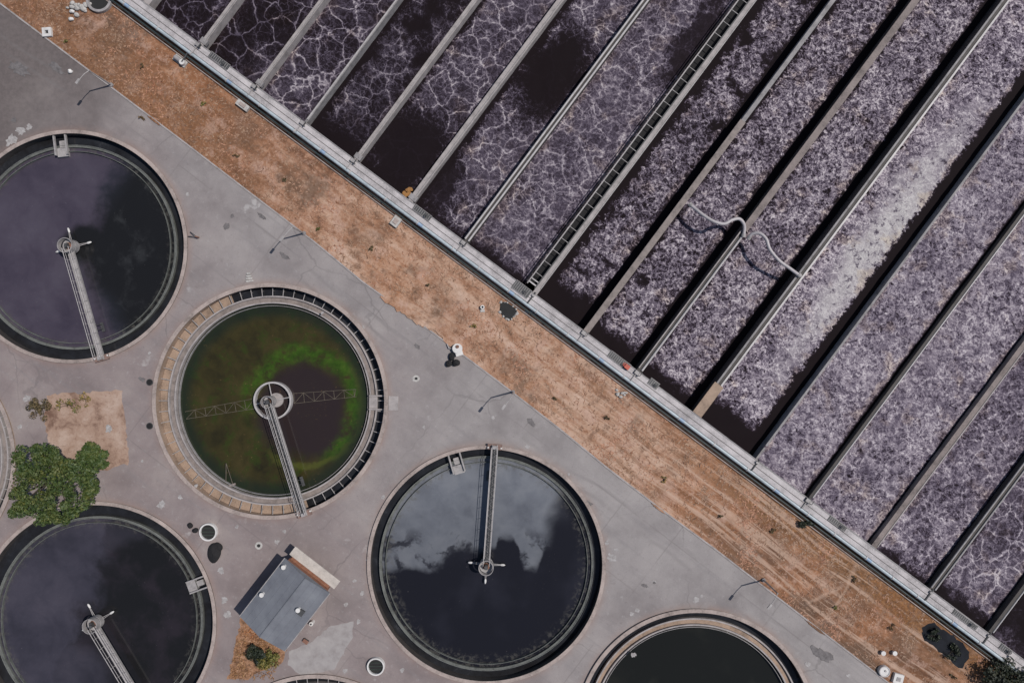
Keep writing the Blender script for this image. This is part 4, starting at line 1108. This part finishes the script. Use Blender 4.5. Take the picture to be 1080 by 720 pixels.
# pale concrete blocks along the walkway foot
def block(px, py, w, d, label, rz=ANG, kind='box'):
    t = small('concrete_block', px, py, label, 'concrete block', 'pale blocks along the walkway foot', 0, rz)
    MB().box(-w/2,w/2,-d/2,d/2,0,.5).build('block', M['rubble'], t)
    MB().box(-w/4,w/4,-d/4,d/4,.5,.62).build('lid', M['coping'], t)
block(257,112,2.0,.9,'pale oblong concrete block outside the walkway at upper left')
block(418,234,1.2,1.5,'pale square concrete block outside the walkway below the broad divider wall')
t = small('pump_set', 191, 65, 'pale machine outside the walkway near the upper left corner', 'machine', None, 0, ANG)
MB().box(-1.1,1.0,-.5,.5,0,.25).build('plinth', M['rubble'], t); MB().tube([(-.8,0,.55),(.2,0,.55)],.32,14).build('motor', M['galv'], t); MB().cyl(.6,0,.4,.25,.8,18).build('pump', M['white_paint'], t)
MB().tube([(.6,0,.8),(.6,.9,.85),(.6,1.6,1.0)],.1,8).build('pipe', M['steel_dark'], t)
# pits
def pit(px, py, pts, label):
    t = small('open_pit', px, py, label, 'pit', None, 0)
    loc = [(P(x,y)-P(px,py)) for x,y in pts]
    MB().add([(p.x,p.y,.1) for p in loc],[tuple(range(len(loc)-1,-1,-1))]).build('dark_inside', M['hole'], t)
    rim = MB(); n = len(loc)
    for i in range(n):
        a, b = loc[i], loc[(i+1)%n]
        for k in range(2):
            q = a+(b-a)*(k+random.random()*.8)/2
            rim.blob((q.x,q.y,.06), random.uniform(.1,.3),random.uniform(.08,.2),.15, i*7+k, 8, 5, .25)
    rim.build('stone_rim', M['rubble'], t, True)
pit(537,327,[(528,318),(535,319),(544,325),(546,330),(543,333),(538,338),(532,335),(527,329)],'black open pit with pale stone rim outside the walkway')
t = small('round_chamber', 106, 1, 'dark round chamber with a grey rim at the top edge beside the walkway', 'chamber', None, 0)
MB().ring(1.5,1.85,-.2,.5,40).build('rim', M['galv'], t); MB().cyl(0,0,1.52,-.1,.15,36).build('dark_inside', M['hole'], t)
t = small('pallet_step', 263, 293, 'small pale slatted step at the rim above the green tank', 'step', rz=.1)
for k in range(4): MB().box(-.55+.1*k,.55-.1*k,-.6+.36*k,-.35+.36*k,0,.12+.05*k).build('slat', M['rubble'], t)
t = small('wall_bracket', 205, 249, 'small dark bracket at the right rim of the purple-toned tank', 'bracket', rz=-.3)
MB().tube([(-.7,-.3,.3),(.6,.0,.6)],.06,6).tube([(-.6,.4,.3),(.6,.0,.6)],.06,6).build('strut', M['steel_dark'], t); MB().box(.4,.8,-.1,.1,.0,.65).build('post', M['rust'], t)

# ------------------------------------------------------------------ vegetation
def leaves(m, c, rx, ry, rz, n, size, rnd):
    for _ in range(n):
        while True:
            x,y,z = rnd.uniform(-1,1),rnd.uniform(-1,1),rnd.uniform(-1,1)
            d = x*x+y*y+z*z
            if d < 1 and (d > .25 or rnd.random() < .35): break
        p = Vector((c[0]+x*rx, c[1]+y*ry, c[2]+z*rz))
        nn = Vector((x+rnd.gauss(0,.5), y+rnd.gauss(0,.5), z*.8+.5+rnd.gauss(0,.5))).normalized()
        u = nn.orthogonal().normalized(); u = Matrix.Rotation(rnd.uniform(0,TAU),3,nn) @ u; w = nn.cross(u)
        s = size*rnd.uniform(.6,1.3); l = s*rnd.uniform(1.1,1.7)
        m.add([p-u*l*.5, p+w*s*.4+nn*s*.1, p+u*l*.5, p-w*s*.4+nn*s*.1], [(0,1,2,3)])
def tree():
    b = P(66, 500); t = empty('broadleaf_tree', (b.x+1.5,b.y+1.0,0))
    tag(t, 'dense green broadleaf tree beside the dirt bed, overhanging the dark tank rim', 'tree')
    base = Vector(t.location); rnd = random.Random(21)
    tr = MB().tube([(0,0,0),(.1,.1,1.2),(-.1,.2,2.6)], .42, 10, r2=.3)
    clumps = []
    # outline of the crown in photo pixels, by clump centre and radius (px), and height
    for px,py,r,z in [(28,485,15,4.4),(48,480,14,5.0),(24,505,17,4.5),(45,505,18,5.6),(66,500,17,5.8),(88,484,13,4.6),(101,482,11,4.0),(108,488,6.5,3.7),(90,502,14,5.0),(80,522,17,4.8),(58,527,18,5.0),
                      (34,530,17,4.2),(20,524,13,3.6),(52,545,12,3.6),(72,540,12,3.8),(97,515,9,4.2),(40,478,9,4.4),(60,488,12,5.2),(16,538,8,3.0),(96,474,8,3.8)]:
        p = P(px,py,z)-base; clumps.append((p, r*S))
    for p, r in clumps:
        st = Vector((-.1,.2,2.5)); mid = st.lerp(p,.55)+Vector((rnd.uniform(-.3,.3),rnd.uniform(-.3,.3),.25))
        tr.tube([st,mid,p], .15, 6, r2=.04)
    tr.build('trunk', M['bark'], t, True)
    m = MB()
    for p, r in clumps:
        for _ in range(10):                      # each clump is a handful of leafy tufts with gaps
            d = Vector((rnd.gauss(0,1),rnd.gauss(0,1),rnd.gauss(0,.7))).normalized()*r*rnd.uniform(.35,.85)
            d.z *= .75
            leaves(m, p+d, r*.4*rnd.uniform(.7,1.25), r*.4, r*.36, 85, .3*rnd.uniform(.8,1.2), rnd)
    m.build('crown', M['leaf'], t)
tree()
WEED = ['weed tuft beside the square white inspection chamber','weed tuft in the dark patch near the pale machine','weed tuft between the first lamp and the walkway','weed tuft below the pale machine, out on the strip','weed tuft below the oblong pale block','weed tuft midway along the strip between two lamps','weed tuft uphill of the lamp above the green tank','weed tuft below the square pale block','weed tuft left of the small white pipe stub','weed tuft between the pump housing and the black pit','weed tuft right of the lamp above the grey-toned tank','weed tuft below the rubble by the red actuator','weed tuft in the middle of the tracked ground','weed tuft on the tracks below the foam-buried wall','weed tuft near the small dark bush at the walkway','weed tuft just above the two small white caps','weed tuft on the rust orange ground near the walkway','weed tuft right of the two small white caps','weed tuft at the bottom edge below the black puddle','weed tuft between the black puddle and the bottom edge']
def shrub(px, py, r, h, mat, label, n=10, seed=0, size=.2, name='shrub', dens=50):
    b = P(px,py); t = empty(name, (b.x,b.y,.02)); tag(t, label, 'shrub'); rnd = random.Random(seed)
    st = MB(); m = MB()
    for _ in range(n):
        a = rnd.uniform(0,TAU); d = r*math.sqrt(rnd.random())*.8; z = h*rnd.uniform(.35,.85)
        p = Vector((math.cos(a)*d, math.sin(a)*d, z))
        st.tube([(0,0,0),tuple(p*.6),tuple(p)], .04, 5, r2=.015)
        leaves(m, p, r*.3, r*.3, h*.25, dens, size, rnd)
    st.build('stem', M['bark'], t); m.build('foliage', M[mat], t)
shrub(45,431,1.9,1.4,'leaf_dry','sparse dark brown shrub at the upper left of the dirt bed',14,1)
shrub(73,427,1.8,1.0,'leaf_yellow','sparse yellow brown shrub on the dirt bed right of the darker one',8,2,dens=22)
shrub(90,421,1.3,.8,'leaf_yellow','thin yellowish shrub at the top right of the dirt bed',6,3,dens=20)
shrub(272,686,1.7,1.5,'leaf_dark','dark bushy shrub against the lower wall of the building',14,4,.24,dens=90)
shrub(284,692,1.9,1.3,'leaf_yellow','yellow green bush beside the lower corner of the building',14,5,.26)
shrub(1052,716,4.2,2.6,'leaf_dark','large dark green bush at the lower right corner of the photo',30,6,.3,dens=80)
flat('blotch', [(973,660),(984,657),(1003,668),(1016,677),(1023,690),(1014,705),(1003,696),(985,681),(972,672)], .012, M['channel'], jag=1.5, seed=8, kind='structure')  # flat black blotch in the dark glossy channel colour
shrub(983,668,1.2,.7,'leaf_dark','low dark green weeds at the upper end of the black blotch by the walkway',9,7,.22,dens=40)
shrub(1003,687,1.3,.7,'leaf_dark','low dark green weeds at the lower end of the black blotch by the walkway',9,8,.22,dens=40)
shrub(849,553,1.1,.8,'leaf_dark','small dark bush outside the walkway by the smooth grey foam basins',8,9,.22)

for k in range(5):      # soil washed over the kerb here and there
    rnd = random.Random(900+k); q = rnd.uniform(.03,.97); i_ = 2+int(q*15); f_ = rnd.random()
    (xa,ya),(xb,yb) = KERB[i_], KERB[i_+1]; cx_, cy_ = xa+(xb-xa)*f_, ya+(yb-ya)*f_
    L_ = rnd.uniform(6,15); W_ = rnd.uniform(1.0,1.8); pts = []
    for j_ in range(40):
        a_ = TAU*j_/40; e_ = rnd.uniform(.72,1.15)
        x_, y_ = math.cos(a_)*L_*e_, math.sin(a_)*W_*e_
        p_ = P(cx_+x_*.795-y_*.607, cy_+x_*.607+y_*.795); pts.append((p_.x,p_.y))
    o = MB().prism(pts[::-1], .0, .13+.002*k).build('spread_earth', M['dirt']); tag(o, kind='structure')
for k,(px_,py_) in enumerate([(70,45),(150,70),(150,125),(215,110),(250,165),(300,190),(335,240),(390,262),(452,300),(500,345),(585,420),(640,440),(700,505),(760,545),(815,560),(880,640),(900,610),(940,660),(985,735),(1005,712)]):
    shrub(px_, py_, .35+.25*((k*7)%5)/4, .35, 'leaf_dry' if k%3 else 'leaf_yellow', WEED[k], 5, 50+k, .16, 'weed', 14)
# dry grass: blades over the strip (nobody could count them) and round the building bed
def grass(name, region, n, mat, seed, h0=.25, dens=None):
    rnd = random.Random(seed); m = MB(); k = 0; tries = 0
    cells = {}
    while k < n and tries < n*12:
        tries += 1
        x, y = region(rnd)
        if x is None: continue
        cx, cy = int(x//3), int(y//3)
        if (cx,cy) not in cells: cells[(cx,cy)] = random.Random(cx*7919+cy*104729+seed).random()
        if rnd.random() > cells[(cx,cy)]**1.6 + .04: continue
        k += 1
        for _ in range(3):
            a = rnd.uniform(0,TAU); l = rnd.uniform(.2,.55); w = .05; h = rnd.uniform(.5,1.2)*h0
            dx, dy = math.cos(a)*l, math.sin(a)*l
            m.add([(x-dy*w/l,y+dx*w/l,.0),(x+dy*w/l,y-dx*w/l,.0),(x+dx,y+dy,h)], [(0,1,2)])
    o = m.build(name, M[mat]); tag(o, kind='stuff'); return o
def strip(rnd):
    u = rnd.uniform(-22, 158); v = rnd.uniform(-16.5, -3.2)
    p = W(u, v)
    # stay on the strip side of the kerb
    px, py = p.x/S+540, 360-p.y/S
    if 966 < px < 1030 and 655 < py < 712: return None, None
    for (x0,y0),(x1,y1) in zip(KERB, KERB[1:]):
        if x0 <= px <= x1:
            if py > y0+(y1-y0)*(px-x0)/(x1-x0)-2.5: return None, None
            return p.x, p.y
    return None, None
grass('dry_grass', strip, 4200, 'straw', 1, .1)
grass('brown_dry_grass', strip, 1600, 'brown_straw', 2, .12)
def bedr(rnd):
    p = P(rnd.uniform(244,292), rnd.uniform(660,716))
    px, py = p.x/S+540, 360-p.y/S
    return (p.x,p.y) if px > 240+(716-py)*.28 and py > 640+(px-252)*.9 else (None,None)
grass('dry_bed_grass', bedr, 350, 'orange_straw', 3, .4)

# ------------------------------------------------------------------ camera, light, sky
cam = bpy.data.cameras.new('camera'); co = bpy.data.objects.new('camera', cam); COL.objects.link(co)
co.location = (0,0,H); co.rotation_euler = (0,0,0)
cam.sensor_width = 36; cam.lens = 24; cam.sensor_fit = 'HORIZONTAL'
cam.clip_start = .5; cam.clip_end = 6000
sc.camera = co
EL = R(58.5); to_sun = Vector((.965*math.cos(EL), .262*math.cos(EL), math.sin(EL)))
sl = bpy.data.lights.new('sun','SUN'); sl.energy = 3.4; sl.angle = R(.5); sl.color = (1,.955,.9)
so = bpy.data.objects.new('sun', sl); COL.objects.link(so); so.location = (0,0,60)
so.rotation_euler = (-to_sun).to_track_quat('-Z','Y').to_euler()
wd = bpy.data.worlds.new('World'); sc.world = wd; wd.use_nodes = True
nt = wd.node_tree; bg = nt.nodes['Background']
sky = nt.nodes.new('ShaderNodeTexSky'); sky.sky_type = 'NISHITA'; sky.sun_disc = False
sky.sun_elevation = EL; sky.sun_rotation = math.atan2(to_sun.x, to_sun.y)
nt.links.new(sky.outputs[0], bg.inputs[0]); bg.inputs[1].default_value = .072
vs_ = sc.view_settings; vs_.view_transform = 'Standard'; vs_.look = 'None'; vs_.exposure = 0; vs_.gamma = 1; vs_.use_curve_mapping = False
